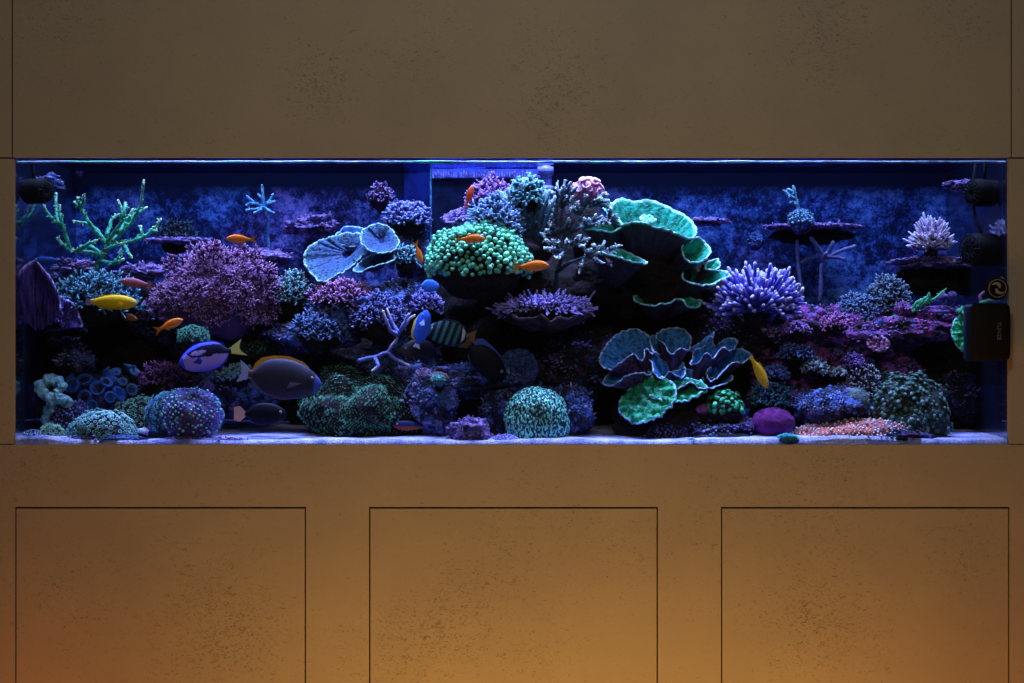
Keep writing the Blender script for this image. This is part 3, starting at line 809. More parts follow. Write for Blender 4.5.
bc = P(997, 288.5, -.012) + Vector((0, .012, 0)); bg = root('round_badge', bc, 'round black badge with a gold ring and swirl on the glass', 'badge')
mb = MB(); mb.tube([bc + Vector((0, -.001, 0)), bc + Vector((0, -.012, 0)), bc + Vector((0, -.014, 0))], [Z(11.5, 0), Z(11.5, 0), Z(10.8, 0)], 40, .5, .5, tip=.01); part(mb, 'disc', M_MB, bg, False)
M_GOLD = plain('dull_gold_print', (0.50, 0.36, 0.22), .5, .2)
mb = MB(); N = 40; mb.tube([bc + Vector((math.cos(2 * PI * i / N) * Z(8.8, 0), -.0235, math.sin(2 * PI * i / N) * Z(8.8, 0))) for i in range(N + 1)], .0011, 6, .5, .5, cap=False); part(mb, 'ring', M_GOLD, bg)
mb = MB()
for s_ in (1, -1):
    pts = []; ra = []
    for i in range(12):
        k = i / 11; th = math.radians(20 + 130 * k) + (PI if s_ < 0 else 0)
        rad = Z(1.0 + 6.0 * k, 0); pts.append(bc + Vector((math.cos(th) * rad, -.0235, math.sin(th) * rad))); ra.append(.0042 * math.sin(PI * (.12 + .85 * k)) + .0004)
    mb.tube(pts, ra, 8, .5, .5)
o_ = part(mb, 'swirl', M_GOLD, bg)
for v in o_.data.vertices: v.co.y = v.co.y * .25 - .016
o_ = [c for c in bg.children if c.name.startswith('ring')][0]
for v in o_.data.vertices: v.co.y = v.co.y * .25 - .011

# small frag racks (magnetic shelves) beside the pumps
# ------------------------------------------------------------------ corals, left third
T_TEAL = coral('mint_green_staghorn', [(0, (0.04, 0.42, 0.30)), (.7, (0.08, 0.75, 0.50)), (1, (0.55, 1.0, 0.75))], (110, .55), (260, .7))
antler('staghorn_coral', 'large mint green antler-shaped coral at the upper left', .26, T_TEAL, [
    [(90, 277, .02), (97, 268, .01), (103, 256, 0), (106, 243, 0)],
    [(106, 243, 0), (96, 232, -.02), (87, 219, -.03), (80, 207, -.03), (77, 197, -.04)],
    [(80, 207, -.03), (84, 202, -.03), (83, 196, -.04)], [(80, 207, -.03), (74, 202, -.01)],
    [(106, 243, 0), (118, 236, .02), (132, 222, .02), (141, 204, .01), (144, 180, 0)],
    [(106, 243, 0), (116, 230, -.02), (123, 220, -.03), (121, 208, -.03), (118, 200, -.03)], [(123, 220, -.03), (125, 210, -.03), (125, 203, -.02)],
    [(118, 233, -.02), (126, 222, .03), (133, 209, .03)], [(126, 222, .03), (136, 214, .05), (147, 207, .06)],
    [(106, 243, 0), (122, 242, .03), (134, 241, .04), (147, 235, .04), (155, 228, .04), (161, 219, .04)],
    [(134, 241, .04), (142, 234, .05), (141, 226, .05)], [(150, 231, .05), (157, 231, .02)],
    [(106, 243, 0), (98, 231, .04), (89, 224, .05), (73, 221, .06)], [(106, 236, .02), (110, 226, .05), (112, 218, .06), (120, 214, .07)],
    [(103, 256, 0), (90, 252, -.01), (78, 251, -.02), (70, 250, -.02)],
    [(70, 250, -.02), (66, 236, -.02), (62, 224, -.03), (59, 212, -.03), (60, 205, -.03)],
    [(70, 250, -.02), (63, 245, -.03), (57, 238, -.04)], [(62, 224, -.03), (55, 222, -.03), (48, 214, -.03), (43, 205, -.04)],
    [(60, 226, -.02), (56, 212, .03), (56, 193, .05)],
    [(103, 256, 0), (92, 246, .02), (80, 246, .04)], [(103, 262, 0), (93, 264, .03), (84, 262, .03), (79, 264, .03)],
    [(100, 262, 0), (114, 263, -.03), (121, 255, -.04), (121, 250, -.04)], [(114, 263, -.03), (124, 259, -.05)],
    [(122, 242, .03), (127, 250, .0), (132, 258, -.01)], [(78, 251, -.02), (88, 244, -.04), (97, 240, -.04)], [(104, 250, 0), (113, 246, -.02), (124, 243, -.04)]],
    2.2, 1.3, 5, nub=3.0, base=(7, 6))
M_TB = coral('dark_teal_bush', [(0, (0.01, 0.03, 0.05)), (.6, (0.03, 0.18, 0.28)), (1, (0.25, 0.62, 0.75))], (80, .5))
bush('bush_coral', 'teal-tipped crusty bush right under the green antler coral', 95, 304, .22, 44, 28, .07, 260, 1.0, 11, M_TB, start=.6, wig=.12)
M_VF = coral('violet_fan', [(0, (0.03, 0.015, 0.10)), (.1, (0.07, 0.03, 0.30)), (.85, (0.10, 0.05, 0.42)), (.97, (0.45, 0.35, 0.95)), (1, (0.5, 0.4, 1))], (60, .75), (140, .5), stretch=(3, 1, .12))
rt = root('plate_coral', P(30, 330, .16), 'upright dark violet fan coral with a pale rim at the far left edge', 'coral')
mb = MB(); sheet(mb, P(38, 332, .10), (1, 0, 0), (0, -.1, 1), (0, -1, -.1), ell(Z(26, .15), Z(70, .15)), math.radians(35), math.radians(138), .12, .05, 11, 0, seed=3); part(mb, 'plate', M_VF, rt)
mb = MB(); sheet(mb, P(42, 332, .15), (1, 0, 0), (0, .2, 1), (0, -1, .2), ell(Z(40, .2), Z(40, .2)), math.radians(5), math.radians(110), .12, .08, 9, 1, seed=5); part(mb, 'plate', M_VF, rt)
rt = root('plate_coral', P(62, 345, .30), 'small dim violet saucer coral hanging below the overhang at left', 'coral')
mb = MB(); sheet(mb, P(64, 345, .27), (1, 0, .1), (0, 1, .0), (0, -.35, 1), ell(Z(17, .27), .05), 0, 2 * PI, .35, .03, 5, 1, seed=4); part(mb, 'plate', M_VF, rt)
bush('bush_coral', 'blue-violet low bush at the foot of the violet fan coral', 50, 324, .17, 30, 12, .04, 110, .9, 13, coral('blue_violet_bush', [(0, (.02, .02, .1)), (1, (.22, .18, .7))], (70, .5)))

M_PUR = coral('dusty_purple_bush', [(0, (0.03, 0.008, 0.05)), (.6, (0.12, 0.035, 0.15)), (1, (0.62, 0.30, 0.58))], (60, .45), (200, .4))
bush('bush_coral', 'big round dusty purple bush coral left of centre', 219, 297, .26, 66, 52, .13, 1300, .85, 21, M_PUR, fork=4, zlo=-.55, lump=.5, twig=.15, corek=.8, core=plain('purple_core', (.10, .03, .11), .9))
antler('staghorn_coral', 'little pale blue branching coral high on the back glass', .48, coral('ice_blue_staghorn', [(0, (.03, .25, .5)), (1, (.25, .7, .95))], (90, .4), (200, .5)), [
    [(269, 256, .02), (268, 235, .02), (268, 218, .01), (264, 207, 0)], [(264, 207, 0), (255, 203, -.01), (247, 196, -.02)], [(264, 207, 0), (263, 195, .0), (262, 185, 0)],
    [(264, 207, 0), (270, 200, .01), (273, 194, .01)], [(264, 207, 0), (256, 209, -.03), (246, 210, -.03)], [(264, 207, 0), (269, 211, -.03), (274, 213, -.03)],
    [(258, 204, -.01), (251, 203, -.02), (246, 205, -.02)], [(264, 200, 0), (258, 194, .01)], [(262, 209, -.02), (254, 213, -.04)], [(266, 204, 0), (275, 201, -.01)]], 1.5, 1.1, 9, nub=1.5)
bush('bush_coral', 'small dim teal tuft on the thin violet shelf', 176, 239, .52, 20, 20, .04, 90, .8, 23, coral('dim_teal', [(0, (.005, .01, .03)), (1, (.04, .12, .18))], (60, .5)))
rt = root('plate_coral', P(352, 268, .32), 'large pale blue saucer-shaped plate coral tilted towards the front glass', 'coral')
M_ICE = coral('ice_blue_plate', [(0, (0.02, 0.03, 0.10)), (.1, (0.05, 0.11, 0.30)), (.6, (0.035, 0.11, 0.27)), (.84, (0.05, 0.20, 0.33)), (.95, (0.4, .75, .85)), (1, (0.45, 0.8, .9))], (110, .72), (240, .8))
M_DBP = coral('deep_blue_plate', [(0, (.02, .03, .1)), (.1, (.03, .09, .4)), (.9, (.05, .18, .55)), (1, (.3, .6, .9))], (90, .5))
for i, (lp, rp, mm, rd) in enumerate((
        ([(304, 262, -.02), (307, 250, .0), (316, 242, .02), (330, 238, .04), (348, 233, .05), (364, 236, .05), (373, 244, .02), (364, 254, -.02), (351, 267, -.04), (336, 276, -.06), (321, 282, -.07), (311, 273, -.05)], (352, 254), M_ICE, .05),
        ([(361, 234, .0), (369, 227, .02), (381, 224, .03), (391, 229, .03), (398, 240, .0), (397, 248, -.03), (386, 253, -.05), (374, 252, -.05), (364, 246, -.04)], (382, 242), M_ICE, .03),
        ([(332, 242, .05), (339, 232, .08), (351, 227, .09), (363, 230, .08), (369, 239, .06), (354, 246, .04)], (353, 262), M_DBP, .09),
        ([(354, 270, -.07), (360, 262, -.03), (374, 255, -.01), (389, 249, .0), (394, 254, -.02), (391, 261, -.05), (373, 267, -.07), (359, 272, -.08)], (378, 272), M_ICE, .03))):
    cupleaf(lp, rp, .28, 2.3 * i + 4, mm, rt, rdy=rd, pn='plate')
bush('bush_coral', 'plum coloured cup-shaped tuft with pale tips high on the back glass', 381, 200, .50, 12, 16, .035, 70, 1.1, 25, coral('plum_tuft', [(0, (.07, .02, .10)), (.8, (.12, .04, .2)), (1, (.6, .45, .9))], (60, .4)), core=plain('plum_core', (.05, .01, .05), .9), corek=.8)
bush('bush_coral', 'grey-teal bushy coral between the purple bush and the blue plate', 293, 300, .27, 17, 28, .05, 170, 1.0, 27, coral('grey_teal_bush', [(0, (.02, .05, .06)), (.6, (.06, .20, .24)), (1, (.35, .62, .62))], (60, .4)))
bush('bush_coral', 'rosy purple low bush in front of the blue plate coral', 342, 300, .24, 34, 17, .06, 230, 1.1, 29, coral('rosy_bush', [(0, (.08, .02, .08)), (.6, (.35, .10, .36)), (1, (.75, .40, .72))], (60, .4)))
bush('bush_coral', 'slate blue crusty bush on the pale blue ledge', 318, 335, .22, 30, 22, .06, 220, 1.0, 31, coral('slate_bush', [(0, (.02, .04, .09)), (.6, (.05, .11, .30)), (1, (.22, .34, .62))], (60, .4)))
bush('bush_coral', 'blue-violet knobbly bush right of the rosy purple bush', 378, 322, .22, 28, 26, .06, 240, 1.1, 33, coral('knob_bush', [(0, (.02, .03, .09)), (.6, (.06, .08, .28)), (1, (.28, .29, .64))], (60, .4)))
bush('bush_coral', 'pale violet tuft under the blue round fish', 425, 310, .28, 17, 18, .04, 120, 1.0, 35, coral('pale_violet_tuft', [(0, (.02, .03, .15)), (.6, (.14, .16, .6)), (1, (.5, .42, .9))], (60, .4)))
bush('bush_coral', 'small dark teal tuft right of the scroll of the blue plate', 405, 262, .30, 14, 16, .04, 90, 1.0, 37, M_TB)
bush('bush_coral', 'blue lumpy tuft crowning the high blue rock', 408, 222, .38, 22, 18, .05, 140, 1.7, 39, coral('blue_lumps', [(0, (.02, .04, .12)), (.6, (.10, .17, .5)), (1, (.40, .42, .85))], (60, .5)))
mound('polyp_colony', 'seafoam green polyp tuft directly above the vivid blue surgeonfish', 193, 340, .115, 16, 14, .03, 260, 1.1, 41, coral('seafoam_polyps', [(0, (.02, .15, .12)), (1, (.15, .62, .50))], (60, .4)), M_ROCKK, 'star')
mound('polyp_colony', 'dim green polyp crust behind the grey surgeonfish tail', 250, 352, .32, 30, 12, .05, 200, 1.2, 43, coral('dim_green_polyps', [(0, (.02, .12, .10)), (1, (.08, .40, .32))], (60, .4)), M_ROCKK, 'star')
bush('bush_coral', 'magenta finger crust on the rock left of the blue surgeonfish', 162, 385, .32, 24, 20, .05, 120, 1.0, 45, coral('magenta_fingers', [(0, (.05, .01, .06)), (1, (.45, .15, .45))], (60, .4)))
# floor corals, left
M_ZOA = coral('teal_zoa_cups', [(0, (.02, .10, .12)), (.35, (.10, .42, .42)), (.6, (.05, .22, .28)), (1, (.55, .9, .8))], (60, .3))
mound('polyp_colony', 'teal and grey dome of tiny cup polyps on the sand at left', 103, 436, .10, 33, 25, .06, 420, 2.1, 51, M_ZOA, M_ROCK, 'cup')
mound('polyp_colony', 'pale green frilly polyp clump in the front left corner', 52, 442, .08, 14, 17, .035, 150, 1.7, 53, coral('pale_green_frill', [(0, (.05, .2, .18)), (1, (.40, .80, .62))], (60, .4)), M_ROCK, 'star')
mound('polyp_colony', 'violet-blue crusted lump behind the teal polyp dome', 72, 428, .16, 25, 27, .05, 300, 1.3, 55, coral('violet_beads', [(0, (.04, .04, .2)), (1, (.25, .22, .65))], (60, .4)), M_ROCK, 'bead')
rt = root('cup_coral', P(52, 410, .14), 'pale teal ring-shaped coral with a dark hollow at the left', 'coral')
M_RING = coral('pale_teal_ring', [(0, (.03, .12, .18)), (.3, (.12, .35, .5)), (1, (.45, .85, .88))], (50, .5), (180, .8))
for i, (qx, qy, r_, tr, ax) in enumerate(((51, 388, 9.5, 5, .2), (60, 406, 9, 4.5, -.5), (56, 416, 11, 4.5, .6))):
    mb = MB(); N = 60; pts = []; ra = []
    for k in range(N + 1):
        th = 2 * PI * k / N; w1 = 1 + .12 * math.sin(3 * th + i)
        pts.append(P(qx + math.cos(th) * r_ * w1, qy - math.sin(th) * r_ * .85 * w1, .14 + .02 * math.sin(th) * ax)); ra.append(Z(tr, .14) * (1 + .18 * math.sin(7 * th + i)))
    mb.tube(pts, ra, 20, .2 + .5 * (i != 2), 1.0 if i != 2 else .5, cap=False)
    ctr = P(qx, qy, .14); mb.v = [tuple(Vector(v) + (Vector(v) - ctr).normalized() * .009 * noise.fractal(Vector(v) * 70, .9, 2.1, 4) + Vector((.006 * noise.noise(Vector(v) * 40), 0, .006 * noise.noise(Vector(v) * 45)))) for v in mb.v]
    part(mb, 'ring', M_RING, rt)
mb = MB(); rockmesh(mb, P(54, 405, .19), (.04, .03, .07), 3, 4); part(mb, 'base', M_ROCKK, rt)
M_BZ = coral('royal_blue_cups', [(0, (.005, .02, .12)), (.35, (.015, .08, .36)), (.6, (.006, .03, .18)), (1, (.03, .15, .50))], (50, .3))
rt = mound('cup_coral', 'cluster of royal blue open cups behind the ring-shaped coral', 90, 408, .22, 30, 34, .05, 26, 8.0, 57, M_BZ, M_ROCK, 'cup', tipname='cups')
mound('cup_coral', 'dim steel blue cup cluster right of the royal blue cups', 120, 400, .32, 26, 28, .05, 30, 6.5, 59, coral('steel_cups', [(0, (.005, .02, .08)), (.35, (.02, .08, .2)), (1, (.04, .15, .3))], (50, .3)), M_ROCKK, 'cup', tipname='cups')
mound('polyp_colony', 'green-grey starry polyp bush behind the round teal ball coral', 140, 424, .19, 27, 26, .06, 300, 1.7, 61, coral('greygreen_polyps', [(0, (.02, .12, .12)), (1, (.25, .62, .52))], (60, .4)), M_ROCKK, 'star')
mound('polyp_colony', 'teal star polyp patch left of the round ball coral', 168, 425, .13, 22, 34, .05, 300, 1.6, 63, coral('mint_star', [(0, (.02, .18, .3)), (.5, (.06, .3, .6)), (1, (.25, .8, .75))], (20, .5)), M_ROCKB, 'star')
mound('polyp_colony', 'round ball coral, violet-blue studded with mint polyps, on the sand', 192, 416, .10, 30, 27, .07, 420, 1.5, 65, coral('mint_dots', [(0, (.05, .06, .3)), (.55, (.12, .20, .6)), (.8, (.2, .8, .7)), (1, (.5, 1, .85))], (30, .3)), coral('violet_ball', [(0, (.16, .08, .35)), (1, (.16, .08, .35))], (40, .6)), 'bead', zlo=-.6)
mound('polyp_colony', 'small round pale blue coral lump in the left front corner of the sand', 33, 438, .052, 10, 8, .018, 120, 1.0, 67, coral('paleblue_beads', [(0, (.2, .35, .6)), (1, (.45, .65, .9))], (60, .4)), M_ROCKB, 'bead')
mound('polyp_colony', 'small lilac dome coral on the rock under the blue surgeonfish', 206, 388, .26, 8, 7, .03, 90, .9, 69, coral('lilac_beads', [(0, (.2, .15, .6)), (1, (.35, .3, .8))], (60, .4)), M_LEDGE, 'bead')
bush('bush_coral', 'pale mint crust coral beside the grey surgeonfish tail', 238, 378, .26, 16, 12, .04, 130, 1.1, 71, coral('mint_crust', [(0, (.04, .12, .18)), (1, (.35, .68, .75))], (60, .4)))
mound('polyp_colony', 'wide mound of bright green star polyps below the cave', 358, 420, .19, 54, 44, .10, 3600, .9, 73, coral('green_star', [(0, (.01, .10, .08)), (.5, (.04, .34, .26)), (1, (.30, 1.0, .75))], (26, .75)), M_ROCKK, 'star', zlo=-.3, amp=.4)
# ------------------------------------------------------------------ centre
antler('antler_branch', 'bare lilac and white antler branch left of the small blue surgeonfish', .15, coral('lilac_branch', [(0, (.12, .17, .6)), (.6, (.3, .28, .7)), (1, (.9, .8, 1))], (60, .3), (200, .5)), [
    [(358, 361, .0), (375, 357, 0), (388, 352, 0), (395, 342, 0), (399, 332, 0)], [(398, 336, 0), (390, 330, -.02), (386, 320, -.03), (383, 311, -.03)], [(399, 334, 0), (394, 326, .01), (390, 318, .01), (387, 309, .01)],
    [(399, 333, 0), (403, 326, -.02), (406, 319, -.02), (409, 314, -.03)], [(403, 328, 0), (409, 319, .01), (415, 315, .01)], [(388, 352, 0), (396, 360, .0), (410, 366, 0)], [(375, 357, 0), (379, 366, -.02), (372, 371, -.02)]], 2.3, 1.2, 15)
M_HAM = coral('mint_bubble_tips', [(0, (.02, .12, .09)), (.4, (.06, .45, .30)), (1, (.28, .92, .66))], (30, .3), (100, .1), .35)
mound('bubble_tip_coral', 'big dome of mint green bubble-tipped tentacles in the centre', 479, 262, .19, 50, 36, .09, 560, 2.6, 81, M_HAM, M_ROCKK, 'ball', tipname='bubble_tips', zlo=-.36, amp=.16)
M_CTB = coral('grey_teal_fingers', [(0, (.015, .03, .06)), (.75, (.04, .10, .18)), (1, (.40, .66, .75))], (70, .45), (200, .5))
lines = []; rg = random.Random(8)
def fingers(cx, base, spans, n, rg, dy=.05):
    out = [[(cx, base, 0), (cx, base - 6, 0)]]
    for i in range(n):
        k = (i + .5) / n; x1, top = spans(k); d0 = rg.uniform(-dy, dy)
        x0 = cx + (x1 - cx) * .35
        out.append([(x0, base - 4, d0 * .4), (x0 + (x1 - x0) * .5 + rg.uniform(-2, 2), base - (base - top) * .5, d0 * .8), (x1, top + rg.uniform(-6, 6), d0)])
    return out
antler('finger_coral', 'tall grey-teal finger coral standing behind the bubble-tip dome', .26, M_CTB,
       fingers(525, 252, lambda k: (492 + 68 * k, 178 + 34 * abs(k - .5) ** 1.3 * 2), 36, rg, .07), 2.6, 1.7, 17, nub=3.2, base=(26, 14))
bush('bush_coral', 'blue-grey bushy coral with pale tips left of the finger coral', 497, 232, .23, 25, 36, .07, 330, 1.35, 83, coral('bluegrey_bush', [(0, (.015, .03, .07)), (.6, (.04, .10, .24)), (1, (.30, .50, .72))], (60, .4)))
bush('bush_coral', 'mint-tipped tuft on top of the finger coral', 527, 200, .25, 17, 22, .05, 150, 1.6, 84, coral('minttip_tuft', [(0, (.02, .05, .08)), (.6, (.04, .16, .2)), (1, (.30, .65, .62))], (60, .4)))
bush('bush_coral', 'pink-violet spiky bush behind the red fish', 494, 214, .33, 28, 34, .06, 260, 1.2, 85, coral('pinkviolet_bush', [(0, (.08, .02, .12)), (.6, (.22, .07, .32)), (1, (.65, .35, .75))], (60, .4)))
R_(470, 222, .33, 24, 12, .06, M_LEDGE, 'pale blue and lilac boulder behind the bubble-tip dome', 48, 5, .35)
mound('polyp_colony', 'pink rosy lumps on top of the grey branching coral', 588, 194, .25, 14, 14, .04, 34, 4.2, 86, coral('pink_lobes', [(0, (.45, .12, .22)), (.35, (.9, .35, .5)), (1, (1, .55, .75))], (40, .3)), plain('pink_flesh', (.4, .1, .2), .6), 'cup', tipname='lobes')
M_GR = coral('grey_white_tipped', [(0, (.02, .03, .05)), (.7, (.06, .10, .14)), (1, (.70, .85, .88))], (60, .4), (200, .5))
rgx = random.Random(12)
spine = [(554, 292, .02), (557, 272, .01), (563, 252, 0), (571, 232, 0), (580, 214, 0), (590, 204, 0)]
ls = [spine, [(563, 252, 0), (560, 230, .02), (563, 208, .02), (560, 190, .01)], [(557, 272, .01), (570, 262, -.03), (588, 256, -.07), (602, 252, -.09)], [(571, 232, 0), (588, 226, -.04), (604, 220, -.05), (618, 214, -.03)]]
ARMS = [((560, 232, .02), [(548, 222, -.01), (552, 214, .02), (569, 218, -.02), (546, 230, -.03)]), ((562, 206, .02), [(553, 192, .01), (557, 183, .02), (565, 180, .0), (571, 187, -.01), (552, 201, .0), (573, 196, -.02), (563, 186, -.03)]),
        ((580, 214, .0), [(577, 202, -.02), (585, 194, -.01), (570, 208, -.03)]), ((590, 204, 0), [(597, 190, .0), (604, 193, -.02), (609, 200, .0), (600, 198, -.04), (613, 207, .0), (588, 193, .02)]),
        ((588, 226, -.04), [(596, 214, -.05), (584, 218, -.06), (600, 222, -.08)]), ((604, 220, -.05), [(612, 208, -.04), (619, 218, -.03), (610, 224, -.07)]),
        ((563, 252, 0), [(545, 240, -.05), (541, 233, -.03), (549, 248, -.07), (553, 240, -.05), (560, 258, -.08)]), ((572, 244, -.05), [(578, 236, -.08), (590, 238, -.09), (584, 246, -.10), (566, 240, -.08)]),
        ((588, 256, -.07), [(594, 244, -.08), (604, 243, -.07), (612, 248, -.06), (598, 262, -.10), (582, 266, -.10), (590, 250, -.11)]), ((602, 252, -.09), [(612, 256, -.09), (617, 246, -.07), (609, 262, -.10)])]
for (q0, ends) in ARMS:
    for (x1, y1, d) in ends:
        xm = q0[0] + (x1 - q0[0]) * .55 + rgx.uniform(-2, 2); ym = q0[1] + (y1 - q0[1]) * .35
        ls.append([q0, (xm, ym, (q0[2] + d) / 2), (x1, y1, d)])
        ls.append([(xm, ym, (q0[2] + d) / 2), (x1 + rgx.uniform(-7, 7), y1 + rgx.uniform(-2, 6), d + rgx.uniform(-.02, .02))])
antler('branching_coral', 'grey branching coral with white tips left of the green plates', .22, M_GR, ls, 2.1, 1.2, 19, nub=2.8)
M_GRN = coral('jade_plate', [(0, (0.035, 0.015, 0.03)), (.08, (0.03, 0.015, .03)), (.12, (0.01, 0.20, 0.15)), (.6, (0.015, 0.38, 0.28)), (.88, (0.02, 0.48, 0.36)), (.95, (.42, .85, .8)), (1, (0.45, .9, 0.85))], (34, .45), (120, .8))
rt = root('plate_coral', P(650, 260, .28), 'big tiered jade green plate coral right of centre', 'coral')


def tier(cx, cy, y, hw, depth, tilt_x, tilt_y, cup, ruf, fr, ph, seed, m=M_GRN, a0=0, a1=2 * PI, na=150, nz=.012):
    """a tier whose upper side leans to the viewer by tilt_x degrees and rolls by tilt_y"""
    Rm = Euler((math.radians(tilt_x), math.radians(tilt_y), 0)).to_matrix()
    mb = MB(); sheet(mb, P(cx, cy, y), Rm @ Vector((1, 0, 0)), Rm @ Vector((0, 1, 0)), Rm @ Vector((0, 0, 1)), ell(Z(hw, y), depth), a0, a1, cup, ruf, fr, ph, .0045, 20, na, seed=seed, nz=nz)
    part(mb, 'plate', m, rt)


GP = [([(601, 199, .08), (611, 203, .09), (622, 199, .11), (633, 202, .12), (645, 200, .12), (657, 203, .12), (669, 208, .11), (681, 214, .08), (691, 221, .05), (696, 230, .0), (692, 238, -.04), (680, 235, -.06), (668, 230, -.07), (655, 227, -.08), (645, 223, -.08), (632, 222, -.07), (620, 225, -.05), (612, 219, -.02), (604, 209, .03)], (642, 288), .10),
      ([(688, 241, .0), (697, 238, .02), (706, 244, .03), (710, 252, .01), (704, 260, -.03), (694, 263, -.05), (685, 258, -.05), (682, 249, -.03)], (664, 282), .07),
      ([(684, 267, .03), (690, 264, .04), (699, 272, .03), (711, 271, .03), (722, 271, .03), (732, 274, .0), (722, 280, -.04), (708, 285, -.06), (695, 284, -.06), (683, 278, -.03)], (668, 306), .06),
      ([(704, 264, .02), (711, 261, .03), (718, 260, .03), (718, 268, .0), (708, 270, -.01)], (690, 290), .04),
      ([(634, 299, .0), (641, 295, .03), (652, 295, .03), (660, 290, .03), (666, 283, .04), (676, 285, .03), (684, 292, .02), (691, 299, .01), (701, 300, -.01), (698, 307, -.04), (688, 306, -.05), (680, 299, -.04), (668, 303, -.05), (655, 305, -.06), (642, 304, -.04)], (655, 322), .06),
      ([(582, 224, .05), (600, 219, .07), (618, 220, .05), (622, 226, .0), (612, 231, -.03), (598, 230, -.04), (585, 229, -.02)], (612, 262), .05),
      ([(588, 250, -.02), (604, 246, .02), (620, 250, .02), (634, 256, .0), (647, 263, -.06), (632, 262, -.09), (618, 257, -.10), (602, 253, -.09)], (612, 292), .03)]
for i, (lp, rp, rd) in enumerate(GP): cupleaf(lp, rp, .26 if i < 5 else .22, 4.7 * i + 2, M_GRN, rt, th=.0045, rdy=rd, pn='plate', nk=22, sag=.22)
mb = MB(); mb.add(*[(lambda a_: a_)(x_) for x_ in (lambda t_: (t_.v, t_.f, t_.t))((lambda q: (rockmesh(q, P(640, 272, .33), (Z(42, .3), .06, Z(26, .3)), 6, 4), q)[1])(MB()))]); part(mb, 'base', M_ROCKK, rt)
mb = MB(); rt2 = root('plate_coral', P(649, 230, .24), 'small pale mint disc coral lying on the big green plate', 'coral')
sheet(mb, P(648, 219.5, .235), (1, 0, -.1), (0, .8, .6), (0, -.6, .8), ell(Z(8, .24), Z(5, .24)), 0, 2 * PI, .05, .02, 3, 0, seed=2, na=40); part(mb, 'plate', coral('pale_mint', [(0, (.1, .4, .35)), (.2, (.25, .85, .7)), (1, (.6, 1, .9))], (60, .3)), rt2)

M_VT = coral('violet_table_tips', [(0, (.03, .02, .08)), (.5, (.16, .10, .42)), (1, (.52, .40, .90))], (60, .4))
rt = bush('table_coral', 'violet table coral with short upright spikes under the central boulder', 546, 312, .20, 47, 15, .08, 420, 1.1, 91, M_VT, start=.75, wig=.05, corek=.9, up=.2, zlo=.02, long=True, lump=.15)
mb = MB(); sheet(mb, P(546, 330, .20), (1, 0, 0), (0, 1, 0), (0, 0, 1), ell(Z(46, .2), .08), 0, 2 * PI, .36, .03, 6, 0, .008, seed=3); part(mb, 'plate', coral('brown_table', [(0, (.06, .03, .04)), (1, (.10, .06, .10))], (40, .5)), rt)
rt = root('plate_coral', P(516, 385, .24), 'round upright dusky blue disc coral above the brain coral', 'coral')
mb = MB(); sheet(mb, P(516, 370, .22), (1, 0, .1), (0, .3, 1), (0, -1, .3), ell(Z(21, .22), Z(20, .22)), 0, 2 * PI, -.06, .01, 3, 0, .012, seed=3); part(mb, 'plate', coral('dusky_blue_disc', [(0, (.04, .08, .28)), (1, (.07, .13, .42))], (90, .6), (260, 1)), rt)


def brainmat(name, c0, c1, scale):
    """meandering bright ridges over dark valleys"""
    m, nt, b = newmat(name)
    mp = nt.nodes.new('ShaderNodeMapping'); mp.inputs['Scale'].default_value = (1.5, 1, .75); nt.links.new(geo_pos(nt), mp.inputs[0])
    n = noise_n(nt, scale, 0, .5, mp.outputs[0], .6)
    r = ramp(nt, [(.49, c0), (.56, c1)]); nt.links.new(n, r.inputs[0]); nt.links.new(r.outputs[0], b.inputs['Base Color'])
    b.inputs['Roughness'].default_value = .5; bump(nt, b, n, .9, .008)
    return m


rt = root('brain_coral', P(540, 432, .11), 'teal brain coral with a glowing maze pattern on the sand in the centre', 'coral')
M_BR = brainmat('teal_maze', (.003, .03, .035), (.22, .80, .60), 150)
mb = MB(); rockmesh(mb, P(537, 420, .12), (Z(34, .11), .064, Z(33, .11)), 8, 6, .10, fine=.0, fr=1.2); part(mb, 'crown', M_BR, rt)
mb = MB(); rockmesh(mb, P(520, 428, .105), (Z(14, .11), .03, Z(9, .11)), 9, 5, .1, fine=.0); part(mb, 'lobe', M_BR, rt)
mb = MB(); rockmesh(mb, P(564, 428, .11), (Z(6, .11), .022, Z(9, .11)), 11, 5, .1, fine=.0); part(mb, 'lobe', M_BR, rt)
mound('polyp_colony', 'round pinkish-lilac polyp ball atop the blue-grey rock column', 425, 377, .17, 10, 8, .03, 110, 1.2, 92, coral('pinklilac_beads', [(0, (.35, .15, .4)), (1, (.65, .5, .85))], (50, .5)), M_LEDGE, 'bead')
rt = mound('polyp_colony', 'little teal dome coral with a pink-red rim on the rock column', 438, 380, .12, 8, 7, .025, 80, 1.0, 93, coral('tealdome_beads', [(0, (.1, .4, .4)), (1, (.35, .8, .8))], (50, .6)), plain('teal_dark_flesh', (.05, .25, .25), .6), 'bead')
mb = MB(); mb.tube([P(438 + 11 * math.cos(a_), 381 - 8.5 * math.sin(a_), .13) for a_ in [math.radians(q) for q in range(20, 150, 8)]], [.0025] * 17, 8, .5, .5); part(mb, 'rim', plain('pink_red_rim', (.9, .22, .28), .5), rt)
mound('polyp_colony', 'lilac pebble-like bead crust at the foot of the brain coral', 506, 440, .06, 12, 5, .02, 70, 1.4, 94, coral('lilac_pebbles', [(0, (.12, .15, .6)), (1, (.4, .38, .85))], (50, .5)), M_LEDGE, 'bead')
